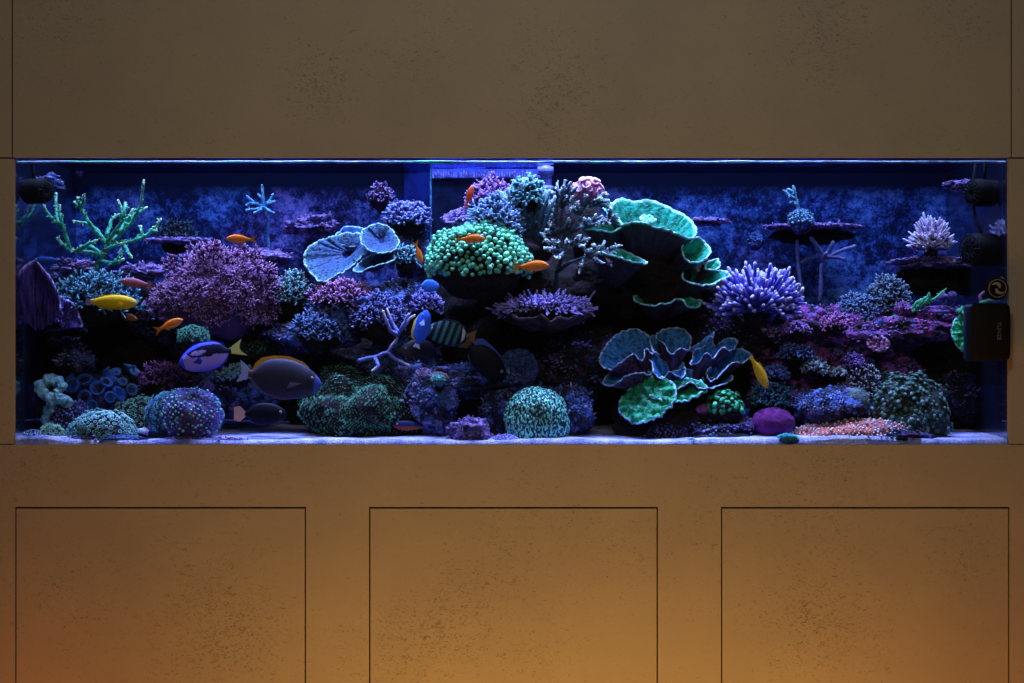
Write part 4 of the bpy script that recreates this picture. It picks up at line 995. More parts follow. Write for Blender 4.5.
# frilly blue scroll coral and the green fan below it
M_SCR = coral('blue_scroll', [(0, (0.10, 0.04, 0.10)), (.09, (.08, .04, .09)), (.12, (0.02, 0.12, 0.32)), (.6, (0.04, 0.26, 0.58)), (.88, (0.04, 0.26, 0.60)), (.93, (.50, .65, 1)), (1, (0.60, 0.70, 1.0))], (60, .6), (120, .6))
rt = root('scroll_coral', P(670, 400, .22), 'frilly blue ruffled leaf coral with pale edges on the sand right of centre', 'coral')


LV = [([(600, 358, 0), (606, 346, .04), (613, 338, .06), (622, 332, .08), (634, 329, .08), (645, 333, .06), (651, 342, .03), (652, 354, -.02), (646, 349, -.03), (641, 360, -.05), (633, 354, -.05), (625, 359, -.06), (617, 365, -.06), (610, 370, -.05), (602, 366, -.03)], (658, 398)),
      ([(656, 336, .05), (666, 329, .08), (678, 328, .09), (687, 332, .08), (691, 340, .05), (688, 350, .02), (680, 348, 0), (672, 354, -.01), (664, 344, .02)], (672, 392)),
      ([(649, 356, .0), (656, 351, .0), (660, 359, .02), (668, 362, .03), (680, 361, .03), (685, 370, .0), (682, 378, -.04), (670, 372, -.05), (663, 379, -.06), (654, 374, -.06), (652, 364, -.04)], (672, 402)),
      ([(692, 364, .0), (695, 351, .03), (704, 346, .05), (711, 336, .07), (715, 346, .04), (726, 339, .05), (738, 341, .04), (731, 351, .0), (722, 348, -.02), (714, 358, -.03), (706, 353, -.04), (699, 362, -.03)], (690, 396)),
      ([(706, 374, -.02), (716, 362, .02), (728, 353, .04), (740, 349, .05), (751, 355, .02), (742, 363, -.02), (732, 363, -.04), (722, 373, -.05), (712, 381, -.05)], (696, 400)),
      ([(662, 385, -.04), (671, 373, 0), (684, 369, .02), (698, 373, .02), (706, 380, 0), (720, 374, .02), (734, 378, -.02), (722, 385, -.06), (704, 389, -.08), (690, 383, -.08), (676, 389, -.08)], (690, 404)),
      ([(603, 383, -.03), (612, 371, 0), (625, 366, .0), (640, 366, 0), (652, 375, -.03), (640, 373, -.06), (624, 377, -.06), (612, 386, -.05)], (658, 404)),
      ([(640, 345, .10), (655, 336, .13), (668, 342, .12), (664, 352, .08), (648, 354, .07)], (665, 392)),
      ([(690, 350, .10), (700, 343, .12), (713, 333, .12), (710, 346, .09), (700, 354, .08)], (688, 392))]
for i, (lp, rp) in enumerate(LV): cupleaf(lp, rp, .20, 3.1 * i + 1, M_SCR, rt)
mb = MB(); rockmesh(mb, P(676, 402, .25), (Z(34, .2), .05, Z(16, .2)), 6, 4); part(mb, 'base', M_ROCKK, rt)
rt = root('plate_coral', P(665, 398, .14), 'emerald green ridged fan coral beneath the frilly blue coral', 'coral')
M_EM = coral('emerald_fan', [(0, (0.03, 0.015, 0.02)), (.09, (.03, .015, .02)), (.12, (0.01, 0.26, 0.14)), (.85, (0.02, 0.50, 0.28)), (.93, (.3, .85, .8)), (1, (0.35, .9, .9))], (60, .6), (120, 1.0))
Rm = Euler((math.radians(48), math.radians(-30), 0)).to_matrix()
mb = MB(); sheet(mb, P(648, 400, .13), Rm @ Vector((1, 0, 0)), Rm @ Vector((0, 1, 0)), Rm @ Vector((0, 0, 1)), ell(Z(30, .13), .065), 0, 2 * PI, .02, .025, 22, 0, .005, 20, 220, seed=61); part(mb, 'plate', M_EM, rt)
Rm = Euler((math.radians(34), math.radians(-8), 0)).to_matrix()
mb = MB(); sheet(mb, P(678, 392, .14), Rm @ Vector((1, 0, 0)), Rm @ Vector((0, 1, 0)), Rm @ Vector((0, 0, 1)), ell(Z(29, .13), .045), 0, 2 * PI, .05, .05, 9, 0, .005, 20, 160, seed=62); part(mb, 'plate', M_EM, rt)
mound('polyp_colony', 'bright green leafy crust at the right foot of the frilly blue coral', 725, 410, .15, 18, 20, .05, 120, 2.8, 95, coral('bright_green_leaf', [(0, (.01, .15, .07)), (.5, (.02, .42, .18)), (1, (.05, .70, .35))], (30, .6)), M_ROCKK, 'scale', tipname='leaves')
antler('finger_coral', 'pair of pale teal fingers sticking out right of the green leafy crust', .14, coral('pale_teal_fingers', [(0, (.03, .2, .2)), (1, (.3, .7, .75))], (60, .4)), [[(728, 394, 0), (736, 400, 0), (742, 405, 0)], [(730, 402, 0), (739, 408, 0), (744, 413, 0)]], 2.0, 2.2, 7)
mound('polyp_colony', 'small raspberry bead coral under the right of the frilly blue coral', 703, 410, .15, 7, 5, .02, 60, .9, 96, coral('raspberry_beads', [(0, (.4, .08, .25)), (1, (.55, .2, .4))], (50, .5)), plain('raspberry_flesh', (.3, .05, .18), .6), 'bead')
mound('polyp_colony', 'low grey-violet bead crust on the sand under the emerald fan', 668, 440, .14, 24, 16, .04, 240, 1.2, 97, coral('greyviolet_beads', [(0, (.05, .04, .14)), (1, (.22, .2, .45))], (50, .7)), M_ROCKK, 'bead')
mound('polyp_colony', 'slate bead crust on the sand left of the magenta dome', 716, 440, .12, 26, 14, .04, 240, 1.2, 98, coral('slate_beads', [(0, (.04, .06, .12)), (1, (.25, .32, .5))], (50, .7)), M_ROCKK, 'bead')
# ------------------------------------------------------------------ right third
M_VF2 = coral('violet_blue_fingers', [(0, (.02, .01, .12)), (.7, (.07, .06, .45)), (.92, (.20, .17, .8)), (1, (.75, .70, 1.0))], (60, .4), (200, .5))
rg2 = random.Random(5)
bush('finger_coral', 'violet-blue finger coral bush with pale tips right of the green plates', 757, 312, .24, 44, 44, .09, 150, 1.9, 101, M_VF2, start=.35, wig=.10, fork=1, tipr=.85, corek=.3, zlo=.0, long=True, up=.5)
antler('staghorn_coral', 'few glowing white-tipped violet fingers right of the violet-blue bush', .20, coral('bright_violet_tips', [(0, (.06, .05, .4)), (.7, (.3, .28, .9)), (1, (.9, .9, 1))], (60, .3)), [
    [(770, 320, .02), (780, 308, 0), (790, 300, 0), (795, 292, 0), (794, 286, 0)], [(790, 300, 0), (799, 295, 0), (803, 288, 0)], [(780, 308, 0), (774, 300, -.02), (773, 293, -.02)], [(785, 306, 0), (786, 299, -.02)], [(794, 286, 0), (800, 285, 0)]], 2.0, 1.7, 3)
M_BARE = coral('dusky_violet_branch', [(0, (.07, .05, .15)), (.5, (.12, .12, .34)), (1, (.18, .22, .50))], (60, .3), (200, .4))
antler('gorgonian_coral', 'bare dusky violet five-armed branch below the long flat shelf', .44, M_BARE, [
    [(820, 304, 0), (821, 285, 0), (821, 268, 0), (824, 257, 0)], [(824, 257, 0), (819, 248, 0), (811, 238, 0)], [(824, 257, 0), (829, 250, 0), (833, 242, 0)], [(824, 257, 0), (836, 253, 0), (855, 246, 0)],
    [(824, 257, 0), (836, 257, 0), (844, 259, 0)], [(822, 262, 0), (824, 256, -.01), (827, 253, -.02)]], 2.0, 2.0, 5)
antler('gorgonian_coral', 'slimmer bare violet branch with one side arm left of the five-armed one', .46, M_BARE, [
    [(803, 300, 0), (800, 280, 0), (798, 262, 0), (797, 241, 0)], [(800, 264, 0), (807, 259, 0), (817, 256, 0)]], 2.2, 1.8, 6)
mound('polyp_colony', 'small teal-dotted coral lump standing on the long flat shelf', 801, 222, .44, 12, 12, .03, 130, 1.4, 103, coral('shelf_teal', [(0, (.03, .2, .4)), (1, (.3, .65, .75))], (40, .5)), M_ROCKB, 'bead')
antler('staghorn_coral', 'small pale teal sprig rising above the teal-dotted lump', .44, coral('sprig_teal', [(0, (.05, .25, .4)), (1, (.3, .65, .75))], (50, .4)), [[(799, 213, 0), (797, 203, 0), (795, 194, 0), (793, 186, 0)], [(796, 199, 0), (789, 195, 0), (785, 191, 0)], [(797, 203, 0), (790, 202, 0)], [(795, 194, 0), (788, 189, 0)]], 1.6, 1.5, 5, nub=2.2)
mound('polyp_colony', 'dim blue tuft fixed on the back glass left of the long shelf', 756, 242, .55, 7, 9, .02, 60, 1.4, 104, coral('dimblue', [(0, (.02, .08, .3)), (1, (.08, .25, .6))], (40, .5)), M_ROCKB, 'bead')
bush('bush_coral', 'white-tipped lilac tuft on the shelf at the right', 931, 250, .36, 22, 31, .055, 240, 1.25, 105, coral('whitetip_lilac', [(0, (.06, .03, .12)), (.55, (.3, .2, .5)), (1, (.9, .8, 1))], (60, .3)), start=.25, wig=.05, fork=1, zlo=.1, corek=.3, long=True)
bush('bush_coral', 'grey-teal round bush at the right above the purple ledge', 888, 306, .34, 19, 30, .06, 210, 1.1, 107, coral('greyteal2', [(0, (.02, .03, .06)), (.6, (.06, .12, .24)), (1, (.28, .42, .5))], (60, .4)))
bush('bush_coral', 'dim bluish bush left of the grey-teal round bush', 858, 318, .33, 19, 24, .06, 190, 1.1, 109, coral('bluish2', [(0, (.02, .03, .06)), (.6, (.07, .11, .28)), (1, (.22, .36, .55))], (60, .4)))
antler('staghorn_coral', 'bright green slanting twig coral on the purple ledge', .26, coral('green_twig', [(0, (.02, .28, .16)), (1, (.12, .72, .42))], (50, .4), (200, .4)), [
    [(900, 315, 0), (912, 312, 0), (922, 306, 0), (934, 299, 0), (946, 289, 0)], [(916, 309, 0), (922, 302, -.01), (926, 297, -.01)], [(922, 306, 0), (929, 298, 0), (929, 293, 0)], [(908, 313, 0), (916, 303, .01), (922, 299, .01)],
    [(900, 315, 0), (890, 318, .01), (882, 319, .01)]], 1.8, 1.1, 8, nub=2.2)
mound('polyp_colony', 'magenta bead crust on the purple ledge left of the green twig', 903, 310, .27, 8, 8, .03, 90, 1.1, 111, coral('magenta_beads', [(0, (.25, .06, .3)), (1, (.55, .2, .55))], (50, .5)), M_ROCKP, 'bead')
for k, (x_, y_, l_) in enumerate(((943, 297, 'left'), (952, 296, 'right'))):
    mound('polyp_colony', 'round lilac puff beyond the tip of the green twig, the %s one of the two' % l_, x_, y_, .30, 4.2, 4, .015, 50, .8, 112 + k, coral('lilac_puff', [(0, (.15, .12, .45)), (1, (.3, .25, .7))], (50, .5)), M_LEDGE, 'bead', group='lilac puffs by the green twig')
rt = root('plate_coral', P(968, 330, .12), 'bright emerald ribbed plate coral half hidden by the black magnet', 'coral')
M_EM2 = coral('emerald_ribbed', [(0, (0.02, 0.2, 0.12)), (.12, (0.01, 0.36, 0.18)), (.85, (0.03, 0.72, 0.36)), (.93, (.3, .9, .7)), (1, (0.3, .9, .8))], (90, .6), (160, 1))
mb = MB(); sheet(mb, P(972, 333, .10), (1, 0, .0), (0, .35, 1), (0, -1, .35), ell(Z(20, .1), Z(22, .1)), 0, 2 * PI, .02, .02, 30, 0, .005, 14, 240, seed=3); part(mb, 'plate', M_EM2, rt)
mb = MB(); sheet(mb, P(966, 312, .12), (1, 0, .1), (0, 1, .4), (0, -.4, 1), ell(Z(10, .1), Z(7, .1)), 0, 2 * PI, .2, .1, 4, 0, .004, 8, 50, seed=4); part(mb, 'plate', M_EM2, rt)
antler('staghorn_coral', 'mint crust sprig showing just above the black magnet', .14, coral('mintcrust2', [(0, (.1, .5, .35)), (1, (.3, .8, .6))], (50, .4)), [[(980, 303, 0), (990, 300, -.03), (1000, 299, -.06)], [(999, 300, -.06), (1001, 287, -.06), (1001, 278, -.06)]], 1.8, 1.6, 8)
antler('finger_coral', 'dusky pink curl left of the round badge', .14, plain('dusky_pink', (.5, .18, .32), .6), [[(981, 302, 0), (980, 296, 0), (984, 292, 0), (989, 291, 0)]], 1.5, 1.3, 8)
mb = MB(); rt = root('plate_coral', P(880, 346, .22), 'dusky rose disc coral under the purple ledge', 'coral')
sheet(mb, P(878, 345, .20), (1, 0, .0), (0, .6, 1), (0, -1, .6), ell(Z(11, .2), Z(8, .2)), 0, 2 * PI, .15, .03, 4, 0, .006, 8, 50, seed=4); part(mb, 'plate', coral('dusky_rose', [(0, (.2, .06, .14)), (.9, (.30, .10, .24)), (1, (.5, .25, .5))], (50, .4)), rt)
# right floor
mound('polyp_colony', 'smooth magenta dome coral on the sand right of the frilly blue coral', 773, 423, .12, 21, 15, .055, 1500, .55, 115, coral('magenta_dome', [(0, (.12, .01, .12)), (1, (.24, .03, .24))], (30, .5)), plain('magenta_flesh', (.14, .015, .14), .8, 0, .1), 'bead', zlo=-.3, amp=.05)
mound('polyp_colony', 'turquoise frilly patch on the sand in front of the magenta dome', 788, 440, .045, 12, 5, .02, 120, 1.3, 117, coral('turquoise_frill', [(0, (.02, .35, .45)), (1, (.1, .8, .85))], (50, .4)), M_ROCKB, 'star')
mound('polyp_colony', 'tiny green speck polyp at the front glass below the frilly blue coral', 692, 442, .045, 5, 3, .012, 40, 1.0, 118, coral('green_speck', [(0, (.01, .2, .15)), (1, (.05, .5, .35))], (50, .4)), M_ROCK, 'star')
bush('bush_coral', 'steel blue bush right of the tail of the lone yellow fish', 770, 402, .22, 17, 24, .05, 190, 1.2, 119, coral('steel_bush', [(0, (.01, .04, .08)), (.6, (.04, .14, .32)), (1, (.14, .42, .62))], (60, .4)))
mound('polyp_mat', 'red-orange mat studded with white polyps on the sand at the right', 862, 438, .12, 68, 19, .085, 720, 1.35, 121, coral('white_polyps', [(0, (.4, .2, .25)), (.35, (.7, .65, .7)), (1, (.95, .95, 1))], (50, .5)), coral('red_flesh', [(0, (.75, .13, .08)), (1, (.75, .13, .08))], (16, .5), (120, .6), .6, (12, (.10, .06, .12), .52, .66)), 'bead', zlo=.0, amp=.15)
mound('polyp_colony', 'grey-green porous ball coral behind the red polyp mat', 856, 402, .15, 13, 14, .04, 420, .8, 123, coral('greygreen_ball', [(0, (.10, .18, .2)), (1, (.28, .38, .38))], (40, .5)), plain('greygreen_flesh', (.08, .13, .15), .7), 'bead', amp=.06)
mound('leafy_coral', 'large mound of overlapping grey-green scales at the lower right', 906, 416, .17, 38, 42, .09, 900, 2.4, 125, coral('scaly_greygreen', [(0, (.03, .08, .08)), (.5, (.08, .22, .18)), (1, (.25, .42, .42))], (60, .6)), plain('scale_flesh', (.02, .03, .035), .8), 'scale', tipname='scales', zlo=-.35, amp=.42)
mound('polyp_colony', 'bright blue crust with white flecks on the rock behind the red mat', 826, 408, .13, 24, 18, .05, 380, 1.1, 127, coral('brightblue_crust', [(0, (.06, .12, .55)), (.6, (.12, .28, .8)), (1, (.6, .6, .95))], (22, .6)), M_ROCKB, 'bead')
bush('bush_coral', 'white-flecked lacy tuft left of the scaly green mound', 863, 392, .20, 18, 26, .05, 150, 1.0, 129, coral('lacy_tuft', [(0, (.03, .03, .05)), (.7, (.12, .13, .2)), (1, (.65, .65, .75))], (40, .6)), jit=.2)
for k, (x_, y_, rx_, rz_, col, lab) in enumerate((
        (815, 366, 13, 9, (.45, .6, .7), 'pale green-white speckled crust in the middle of the magenta slope'), (776, 372, 12, 9, (.18, .28, .8), 'blue knob crust just behind the yellow fish'),
        (835, 322, 16, 9, (.6, .2, .55), 'rosy magenta crust on the top of the reef slope'), (797, 327, 14, 8, (.5, .25, .75), 'lilac crust at the upper left of the reef slope'),
        (853, 360, 9, 12, (.35, .2, .7), 'violet crust tuft right of the pale speckled crust'), (795, 352, 18, 9, (.14, .22, .6), 'slate blue crust band across the reef slope'),
        (848, 388, 11, 9, (.5, .22, .42), 'dusty pink fan crust above the porous ball coral'), (800, 396, 12, 7, (.3, .25, .75), 'periwinkle crust above the magenta dome'), (838, 372, 7, 5, (.55, .65, .75), 'tiny whitish crust below the dark gap of the reef slope'))):
    bush('crust_coral', lab, x_, y_ + rz_ * .5, .21, rx_, rz_, .045, 90, 1.1, 130 + k, coral('crust_%s' % 'abcdefghi'[k], [(0, tuple(q * .15 for q in col)), (.6, tuple(q * .55 for q in col)), (1, col)], (50, .5)), start=.6, jit=.2)


# ------------------------------------------------------------------ fish
def vcolmat(name, rough=.35, bs=.15):
    m, nt, b = newmat(name); a = nt.nodes.new('ShaderNodeAttribute'); a.attribute_name = 'col'
    nt.links.new(a.outputs['Color'], b.inputs['Base Color']); b.inputs['Roughness'].default_value = rough; b.inputs['Specular IOR Level'].default_value = .15
    bump(nt, b, noise_n(nt, 320, 2), bs, .002)
    return m


M_FISH = vcolmat('fish_skin', .55)
M_EYE = plain('fish_eye_black', (.004, .004, .006), .1)
M_RINGE = plain('fish_eye_ring', (.5, .45, .35), .3)
PROFILES = {   # u from tail root (0) to snout (1): upper edge, lower edge, half width, all as fractions of body length
    'slim': ([0, .1, .25, .45, .65, .8, .92, 1], [.055, .07, .125, .17, .178, .145, .08, .01], [.055, .07, .115, .165, .17, .135, .07, .012], [.018, .03, .05, .07, .078, .07, .045, .01]),
    'long': ([0, .1, .3, .5, .7, .85, .95, 1], [.055, .07, .13, .16, .155, .12, .075, .01], [.055, .07, .12, .15, .145, .11, .06, .01], [.02, .03, .06, .08, .085, .07, .045, .01]),
    'tang': ([0, .06, .2, .42, .65, .82, .93, 1], [.045, .06, .20, .265, .25, .18, .10, .015], [.045, .06, .19, .26, .25, .20, .12, .015], [.015, .03, .06, .085, .09, .08, .05, .01]),
}


def fish(name, label, L, prof, colf, fins, px, py, y, yaw=0, pitch=0, roll=0, eye=(.84, .05, .035), group=None, cat='fish'):
    """local frame: head towards +X, back towards +Z; yaw 180 turns the head to the left"""
    U, T, B, W = PROFILES[prof]
    rt = bpy.data.objects.new(name, None); COL.objects.link(rt); rt.empty_display_size = .02; ORG[rt.name] = Vector((0, 0, 0)); tag(rt, label, cat, group)
    mb = MB(); NU, NA = 110, 72; vs = []; fs = []; cs = []
    us = [0.5 - .5 * math.cos(PI * i / NU) for i in range(NU + 1)]
    def sm(xs, ys, u):
        i = max(j for j in range(len(xs)) if xs[j] <= u + 1e-9); i = min(i, len(xs) - 2)
        k = (u - xs[i]) / (xs[i + 1] - xs[i]); g = lambda j: ys[max(0, min(len(ys) - 1, j))]
        m0 = (g(i + 1) - g(i - 1)) / (xs[min(i + 1, len(xs) - 1)] - xs[max(i - 1, 0)]) * (xs[i + 1] - xs[i]); m1 = (g(i + 2) - g(i)) / (xs[min(i + 2, len(xs) - 1)] - xs[i]) * (xs[i + 1] - xs[i])
        return max(.001, (2 * k**3 - 3 * k**2 + 1) * g(i) + (k**3 - 2 * k**2 + k) * m0 + (-2 * k**3 + 3 * k**2) * g(i + 1) + (k**3 - k**2) * m1)
    for u in us:
        t_, b_, w_ = sm(U, T, u), sm(U, B, u), sm(U, W, u)
        for j in range(NA):
            a = 2 * PI * j / NA; s_, c_ = math.sin(a), math.cos(a)
            z = (t_ if s_ > 0 else b_) * s_; yy = w_ * math.copysign(abs(c_) ** .85, c_)
            vs.append(((u - .5) * L, yy * L, z * L)); cs.append(colf(u, z))
    for i in range(NU):
        for j in range(NA): fs.append([i * NA + j, (i + 1) * NA + j, (i + 1) * NA + (j + 1) % NA, i * NA + (j + 1) % NA])
    fs.append(list(range(NA))); fs.append([NU * NA + j for j in range(NA)][::-1])
    mb.add(vs, fs, .5, cs); part(mb, 'body', M_FISH, rt)
    for (fn, pts, m, dy) in fins:
        for side in ((1, -1) if fn == 'pectoral_fin' else (1,)):
            mb = MB(); n = len(pts); q = Vector((0, 0, 0)); th = .006 * L
            cx = sum(p[0] for p in pts) / n; cz = sum(p[1] for p in pts) / n
            v2 = []
            for s2 in (-1, 1):
                for (x, z) in pts:
                    yy = s2 * th
                    if fn == 'pectoral_fin': yy += side * (dy + .25 * abs(x - pts[0][0])) * L
                    v2.append(((x - .5) * L, yy, z * L))
                yy = s2 * th * 1.6 + (side * (dy + .25 * abs(cx - pts[0][0])) * L if fn == 'pectoral_fin' else 0)
                v2.append(((cx - .5) * L, yy, cz * L))
            f2 = []
            for k in range(n):
                k2 = (k + 1) % n; f2 += [[k, k2, n], [n + 1 + k2, n + 1 + k, 2 * n + 1], [k2, k, n + 1 + k, n + 1 + k2]]
            mb.add(v2, f2, .5); part(mb, fn, m, rt, False)
    ex, ez, er = eye; w_ = sm(U, W, ex)
    for side in (1, -1):
        mb = MB(); mb.ball(((ex - .5) * L, side * w_ * .86 * L, ez * L), (er * L, er * L * .5, er * L), 3); e = part(mb, 'eye', M_RINGE, rt)
        mb = MB(); mb.ball(((ex - .5) * L, side * (w_ * .86 + er * .22) * L, ez * L), (er * L * .62, er * L * .4, er * L * .62), 2); pu = mb.build('pupil', M_EYE); pu.parent = e
    place(rt, px, py, y, yaw, pitch, roll)
    return rt


def place(rt, px, py, y, yaw, pitch, roll=0):
    rt.location = P(px, py, y)
    M_ = Matrix.Rotation(math.radians(yaw), 3, 'Z') @ Matrix.Rotation(-math.radians(pitch), 3, 'Y') @ Matrix.Rotation(math.radians(roll), 3, 'X')
    rt.rotation_euler = M_.to_euler()


def copyfish(src, label, px, py, y, yaw, pitch, roll=0, scale=1.0):
    c = src.copy(); COL.objects.link(c); c['label'] = label
    for ch in src.children:
        d = ch.copy(); COL.objects.link(d); d.parent = c
        for g_ in ch.children:
            e = g_.copy(); COL.objects.link(e); e.parent = d
    place(c, px, py, y, yaw, pitch, roll); c.scale = (scale,) * 3
    return c


M_OF = coral('orange_fin', [(0, (.95, .22, .02)), (.5, (.95, .26, .03)), (1, (.95, .3, .05))], (200, .4), (200, .2), .4)
def lerpc(a, b, k): k = max(0, min(1, k)); return tuple(a[i] + (b[i] - a[i]) * k for i in range(3))
fork = [(.03, .05), (-.10, .10), (-.30, .20), (-.17, .03), (-.155, 0), (-.17, -.03), (-.30, -.20), (-.10, -.10), (.03, -.05)]
anth_f = [('tail_fin', fork, M_OF, 0), ('dorsal_fin', [(.22, .10), (.25, .17), (.35, .20), (.5, .215), (.64, .20), (.74, .13), (.5, .13)], M_OF, 0),
          ('anal_fin', [(.18, -.08), (.2, -.16), (.3, -.2), (.42, -.13)], M_OF, 0), ('pelvic_fin', [(.62, -.13), (.5, -.22), (.46, -.21), (.55, -.13)], M_OF, 0), ('pectoral_fin', [(.7, -.02), (.56, .03), (.54, -.06), (.6, -.07)], M_OF, .075)]
acol = lambda u, z: lerpc((1, .22, .012), (1.0, .30, .05), (u - .4)) if z > -.05 else lerpc((1, .22, .012), (1, .40, .22), (-z - .04) * 8)
G_A = 'small orange fork-tailed fish'
L0 = Z(24, .1)
a0_ = fish('anthias', 'small orange fork-tailed fish swimming left above the purple bush', L0, 'slim', acol, anth_f, 238, 239, .08, 180, 2, 0, group=G_A)
copyfish(a0_, 'small orange fork-tailed fish heading up right, left of the blue surgeonfish', 172, 324, .08, 0, 22, 0, 1.02)
copyfish(a0_, 'golden orange fish in front of the mint bubble-tip dome', 473, 239, .06, 0, 2, 0, 1.02)
copyfish(a0_, 'orange fish at the right edge of the mint bubble-tip dome', 535, 266, .06, 0, 3, 0, 1.2)
copyfish(a0_, 'slender orange fish diving nose down beside the bubble-tip dome', 419, 255, .12, 30, -72, 0, .78)
M_RF = coral('red_fin', [(0, (.9, .07, .02)), (.5, (.9, .09, .03)), (1, (.95, .1, .05))], (200, .4), (200, .2), .4)
r_f = [(a, b, M_RF, d) for (a, b, c, d) in anth_f]
fish('anthias', 'bright red fish pointing up near the top centre', Z(20, .1), 'slim', lambda u, z: lerpc((.9, .06, .015), (1, .2, .08), (u - .3)), r_f, 470, 194, .14, 40, 68, 0)
fish('anthias', 'dim brownish orange fish behind the slim yellow fish', Z(21, .1), 'slim', lambda u, z: (.30, .09, .03), [(a, b, plain('brown_fin', (.3, .09, .03), .5), d) for (a, b, c, d) in anth_f[:1]], 128, 317, .26, 8, -15, 0)
M_YF = plain('yellow_fin', (.85, .50, .02), .4); M_LF = plain('lilac_tail', (.35, .22, .5), .5)
ycol = lambda u, z: lerpc((.55, .38, .35), (.98, .55, .01), (u - 0) * 12) if u < .1 else lerpc((.98, .56, .01), (.75, .5, .2), (u - .85) * 6)
fish('wrasse', 'slim bright yellow fish with a lilac tail at the left', Z(47, .06), 'long', ycol, [('tail_fin', [(.03, .05), (-.09, .075), (-.11, 0), (-.09, -.075), (.03, -.05)], M_LF, 0), ('dorsal_fin', [(.12, .06), (.2, .14), (.5, .18), (.75, .16), (.5, .12)], M_YF, 0), ('anal_fin', [(.12, -.06), (.2, -.13), (.45, -.16), (.5, -.12)], M_YF, 0), ('pectoral_fin', [(.74, -.04), (.62, -.0), (.6, -.08), (.66, -.1)], M_YF, .08)], 114, 302.5, .06, 0, -2, 0, eye=(.9, .02, .022))
fish('wrasse', 'mustard yellow fish seen nose down beside the frilly blue coral', Z(34, .1), 'long', lambda u, z: lerpc((.80, .42, .01), (.9, .55, .05), u), [('tail_fin', [(.03, .05), (-.09, .075), (-.11, 0), (-.09, -.075), (.03, -.05)], M_YF, 0), ('dorsal_fin', [(.12, .06), (.2, .17), (.5, .21), (.75, .16), (.5, .12)], M_YF, 0), ('pectoral_fin', [(.74, -.04), (.62, -.0), (.6, -.1), (.66, -.12)], M_YF, .08)], 760, 374, .12, 25, -58, 0)
fish('wrasse', 'dim rose-red fish under the green antler coral', Z(30, .1), 'long', lambda u, z: (.42, .11, .16), [('tail_fin', [(.03, .05), (-.15, .11), (-.11, 0), (-.15, -.11), (.03, -.05)], plain('rose_fin', (.35, .1, .18), .5), 0)], 134, 283, .16, 172, 8, 0)
fish('wrasse', 'dark blue blurry fish above the violet fan coral', Z(28, .1), 'long', lambda u, z: (.015, .07, .30), [('tail_fin', [(.03, .05), (-.15, .11), (-.11, 0), (-.15, -.11), (.03, -.05)], plain('blue_fin', (.015, .06, .3), .5), 0)], 46, 261, .12, 175, 0, 0)
fish('chromis', 'round royal blue fish left of the mint bubble-tip dome', Z(24, .1), 'tang', lambda u, z: (.05, .22, 1.0), [('tail_fin', [(.03, .05), (-.15, .13), (-.1, 0), (-.15, -.13), (.03, -.05)], plain('royal_fin', (.02, .1, .6), .5), 0)], 430, 286, .08, 42, 0, 0)
# blue surgeonfish with black palette mark and yellow tail


def tangcol(u, z):
    # u tail->snout
    blue = (.50, .32, 1.0); dk = (.004, .004, .035); deep = (.07, .09, .95)
    back = z > .19 - .55 * (u - .5) ** 2
    zt = .212 - .55 * (u - .45) ** 2; zl = -.03 + .20 * max(0, u - .1) if u < .35 else .02 + .06 * (u - .35) / .45
    if u > .70: zl += 2.2 * (u - .70) ** 2 * 3
    if u > .35: zl -= .035
    band = zl < z < zt and u < .86
    hole = ((u - .60) / .15) ** 2 + ((z - .105) / .042) ** 2 < 1
    if u < .07: return dk
    if hole: return (.5, .36, 1)
    if band: return dk
    if back or u > .9: return deep
    return lerpc(blue, deep, (abs(z + .02) - .10) * 6)


M_BF = plain('deep_blue_fin', (.03, .05, .6), .4); M_YT = plain('pale_yellow_tail', (.95, .95, .32), .45); M_DK = plain('black_blue_fin', (.01, .015, .12), .4)
tf = [('tail_fin', [(.03, .045), (-.08, .10), (-.24, .17), (-.17, .05), (-.16, 0), (-.18, -.06), (-.27, -.16), (-.08, -.09), (.03, -.045)], M_YT, 0),
      ('dorsal_fin', [(.08, .07), (.10, .17), (.25, .255), (.45, .30), (.65, .28), (.82, .19), (.5, .2), (.2, .15)], M_BF, 0),
      ('anal_fin', [(.08, -.07), (.12, -.17), (.28, -.25), (.5, -.285), (.62, -.25), (.3, -.2)], M_BF, 0), ('pectoral_fin', [(.74, -.05), (.60, .02), (.55, -.05), (.6, -.11)], M_BF, .09)]
fish('surgeonfish', 'vivid blue surgeonfish with black oval mark and yellow tail', Z(53, .08), 'tang', tangcol, tf, 205, 357, .07, 187, -14, 0, eye=(.87, .04, .028))
M_OD = plain('orange_dorsal', (.85, .36, .03), .45); M_PT = plain('pale_blue_tail', (.42, .47, .85), .45); M_GF = plain('grey_fin', (.10, .09, .16), .5)
gcol = lambda u, z: lerpc((.25, .07, .04), (.040, .033, .062), u * 12) if u < .08 else (lerpc((.040, .033, .062), (.02, .015, .03), (1 - abs(u - .83) / .05) * (.7 if z > -.08 else 0)) if u < .9 else (.06, .09, .35))
fish('surgeonfish', 'large grey surgeonfish with an orange back fin and pale tail', Z(74, .08), 'tang', gcol, [
    ('tail_fin', [(.02, .045), (-.03, .10), (-.13, .165), (-.10, .05), (-.095, 0), (-.105, -.06), (-.14, -.14), (-.03, -.09), (.02, -.045)], M_PT, 0),
    ('dorsal_fin', [(.05, .06), (.07, .15), (.15, .24), (.3, .29), (.5, .31), (.7, .27), (.8, .2), (.5, .2), (.2, .14)], M_OD, 0), ('anal_fin', [(.05, -.06), (.1, -.16), (.28, -.25), (.5, -.29), (.66, -.25), (.3, -.2)], M_GF, 0),
    ('pectoral_fin', [(.74, -.02), (.58, -.03), (.55, -.12), (.62, -.10)], M_GF, .09)], 285, 379, .09, 4, -9, 0, eye=(.86, .07, .022))
M_PCH = plain('peach_tail', (.75, .36, .26), .5)
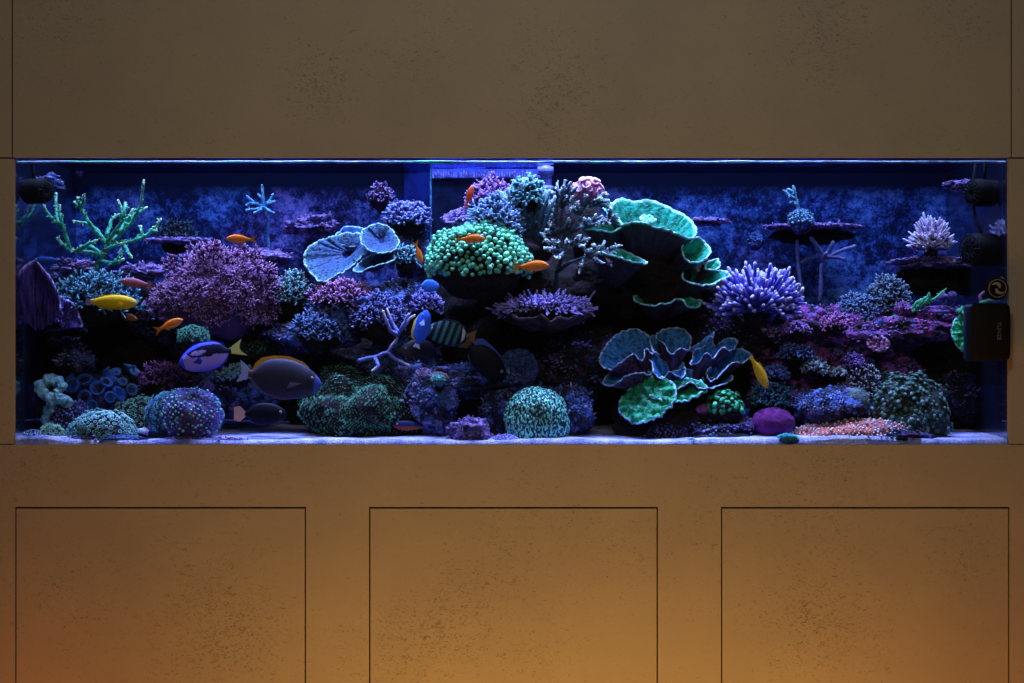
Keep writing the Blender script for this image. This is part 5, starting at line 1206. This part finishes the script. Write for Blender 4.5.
fish('surgeonfish', 'black surgeonfish with a peach tail close above the sand', Z(42, .1), 'tang', lambda u, z: (.003, .003, .012), [('tail_fin', [(.03, .05), (-.12, .20), (-.26, .16), (-.25, 0), (-.26, -.14), (-.12, -.18), (.03, -.05)], M_PCH, 0),
    ('dorsal_fin', [(.08, .07), (.12, .2), (.3, .28), (.6, .29), (.8, .19), (.4, .2)], M_DK, 0), ('anal_fin', [(.08, -.07), (.12, -.19), (.3, -.27), (.6, -.27), (.4, -.2)], M_DK, 0)], 266, 414, .12, 8, 0, 0)
fish('surgeonfish', 'black surgeonfish with a blue fin tip slanting down above the centre', Z(50, .1), 'tang', lambda u, z: (.005, .004, .012), [('tail_fin', [(.03, .05), (-.15, .18), (-.10, 0), (-.15, -.18), (.03, -.05)], plain('brown_tail', (.09, .05, .02), .5), 0),
    ('dorsal_fin', [(.08, .07), (.02, .2), (.12, .30), (.35, .31), (.6, .29), (.8, .19), (.4, .2)], plain('blue_black_fin', (.04, .08, .4), .5), 0), ('anal_fin', [(.08, -.07), (.12, -.19), (.3, -.27), (.6, -.27), (.4, -.2)], M_DK, 0)], 487, 362, .16, 10, -42, 0)
pcol = lambda u, z: (.04, .16, .95) if z < .2 else (.7, .6, .1)
fish('surgeonfish', 'small bright blue surgeonfish with a yellow back fin facing the glass', Z(36, .1), 'tang', pcol, [('dorsal_fin', [(.08, .07), (.12, .25), (.3, .31), (.6, .31), (.8, .2), (.5, .2)], M_YF, 0), ('tail_fin', [(.03, .05), (-.12, .12), (-.1, 0), (-.12, -.12), (.03, -.05)], plain('pale_tail', (.7, .72, .95), .5), 0),
    ('pectoral_fin', [(.74, -.05), (.60, .04), (.55, -.05), (.6, -.14)], plain('pale_pect', (.5, .6, .95), .5), .09)], 422, 327, .14, -28, 72, 0)
fish('surgeonfish', 'dusky grey surgeonfish half hidden below the small bright blue one', Z(40, .1), 'tang', lambda u, z: lerpc((.02, .02, .05), (.06, .045, .05), u), [('tail_fin', [(.03, .05), (-.15, .14), (-.10, 0), (-.15, -.14), (.03, -.05)], M_GF, 0), ('dorsal_fin', [(.08, .07), (.12, .2), (.3, .28), (.6, .29), (.8, .19), (.4, .2)], M_GF, 0)], 418, 350, .22, 200, 0, 0)


def stripe(u, z):
    k = (u * 6.5 + z * 1.5) % 1
    if .10 < u < .17: return (.75, .8, .85)
    if u < .06: return (.35, .16, .05)
    return lerpc((.01, .02, .05), (.08, .30, .32), (1 if k > .55 else 0) * (1 - abs(u - .5)))


fish('surgeonfish', 'green and black striped surgeonfish with one white bar in mid tank', Z(46, .1), 'tang', stripe, [('tail_fin', [(.03, .05), (-.15, .16), (-.13, 0), (-.15, -.16), (.03, -.05)], plain('amber_tail', (.25, .12, .05), .5), 0),
    ('dorsal_fin', [(.08, .07), (.12, .2), (.3, .30), (.6, .31), (.8, .19), (.4, .2)], M_DK, 0), ('anal_fin', [(.08, -.07), (.12, -.19), (.3, -.29), (.6, -.27), (.4, -.2)], M_DK, 0)], 447, 333, .20, 184, 8, 0)
fish('wrasse', 'dark blue fish with a rusty belly lying over the sand below the rock column', Z(32, .1), 'long', lambda u, z: (.28, .06, .03) if z < 0 else (.02, .02, .10), [('tail_fin', [(.03, .05), (-.12, .11), (-.11, 0), (-.12, -.11), (.03, -.05)], M_DK, 0)], 408, 426, .12, 176, 2, 0)

bpy.context.view_layer.update()
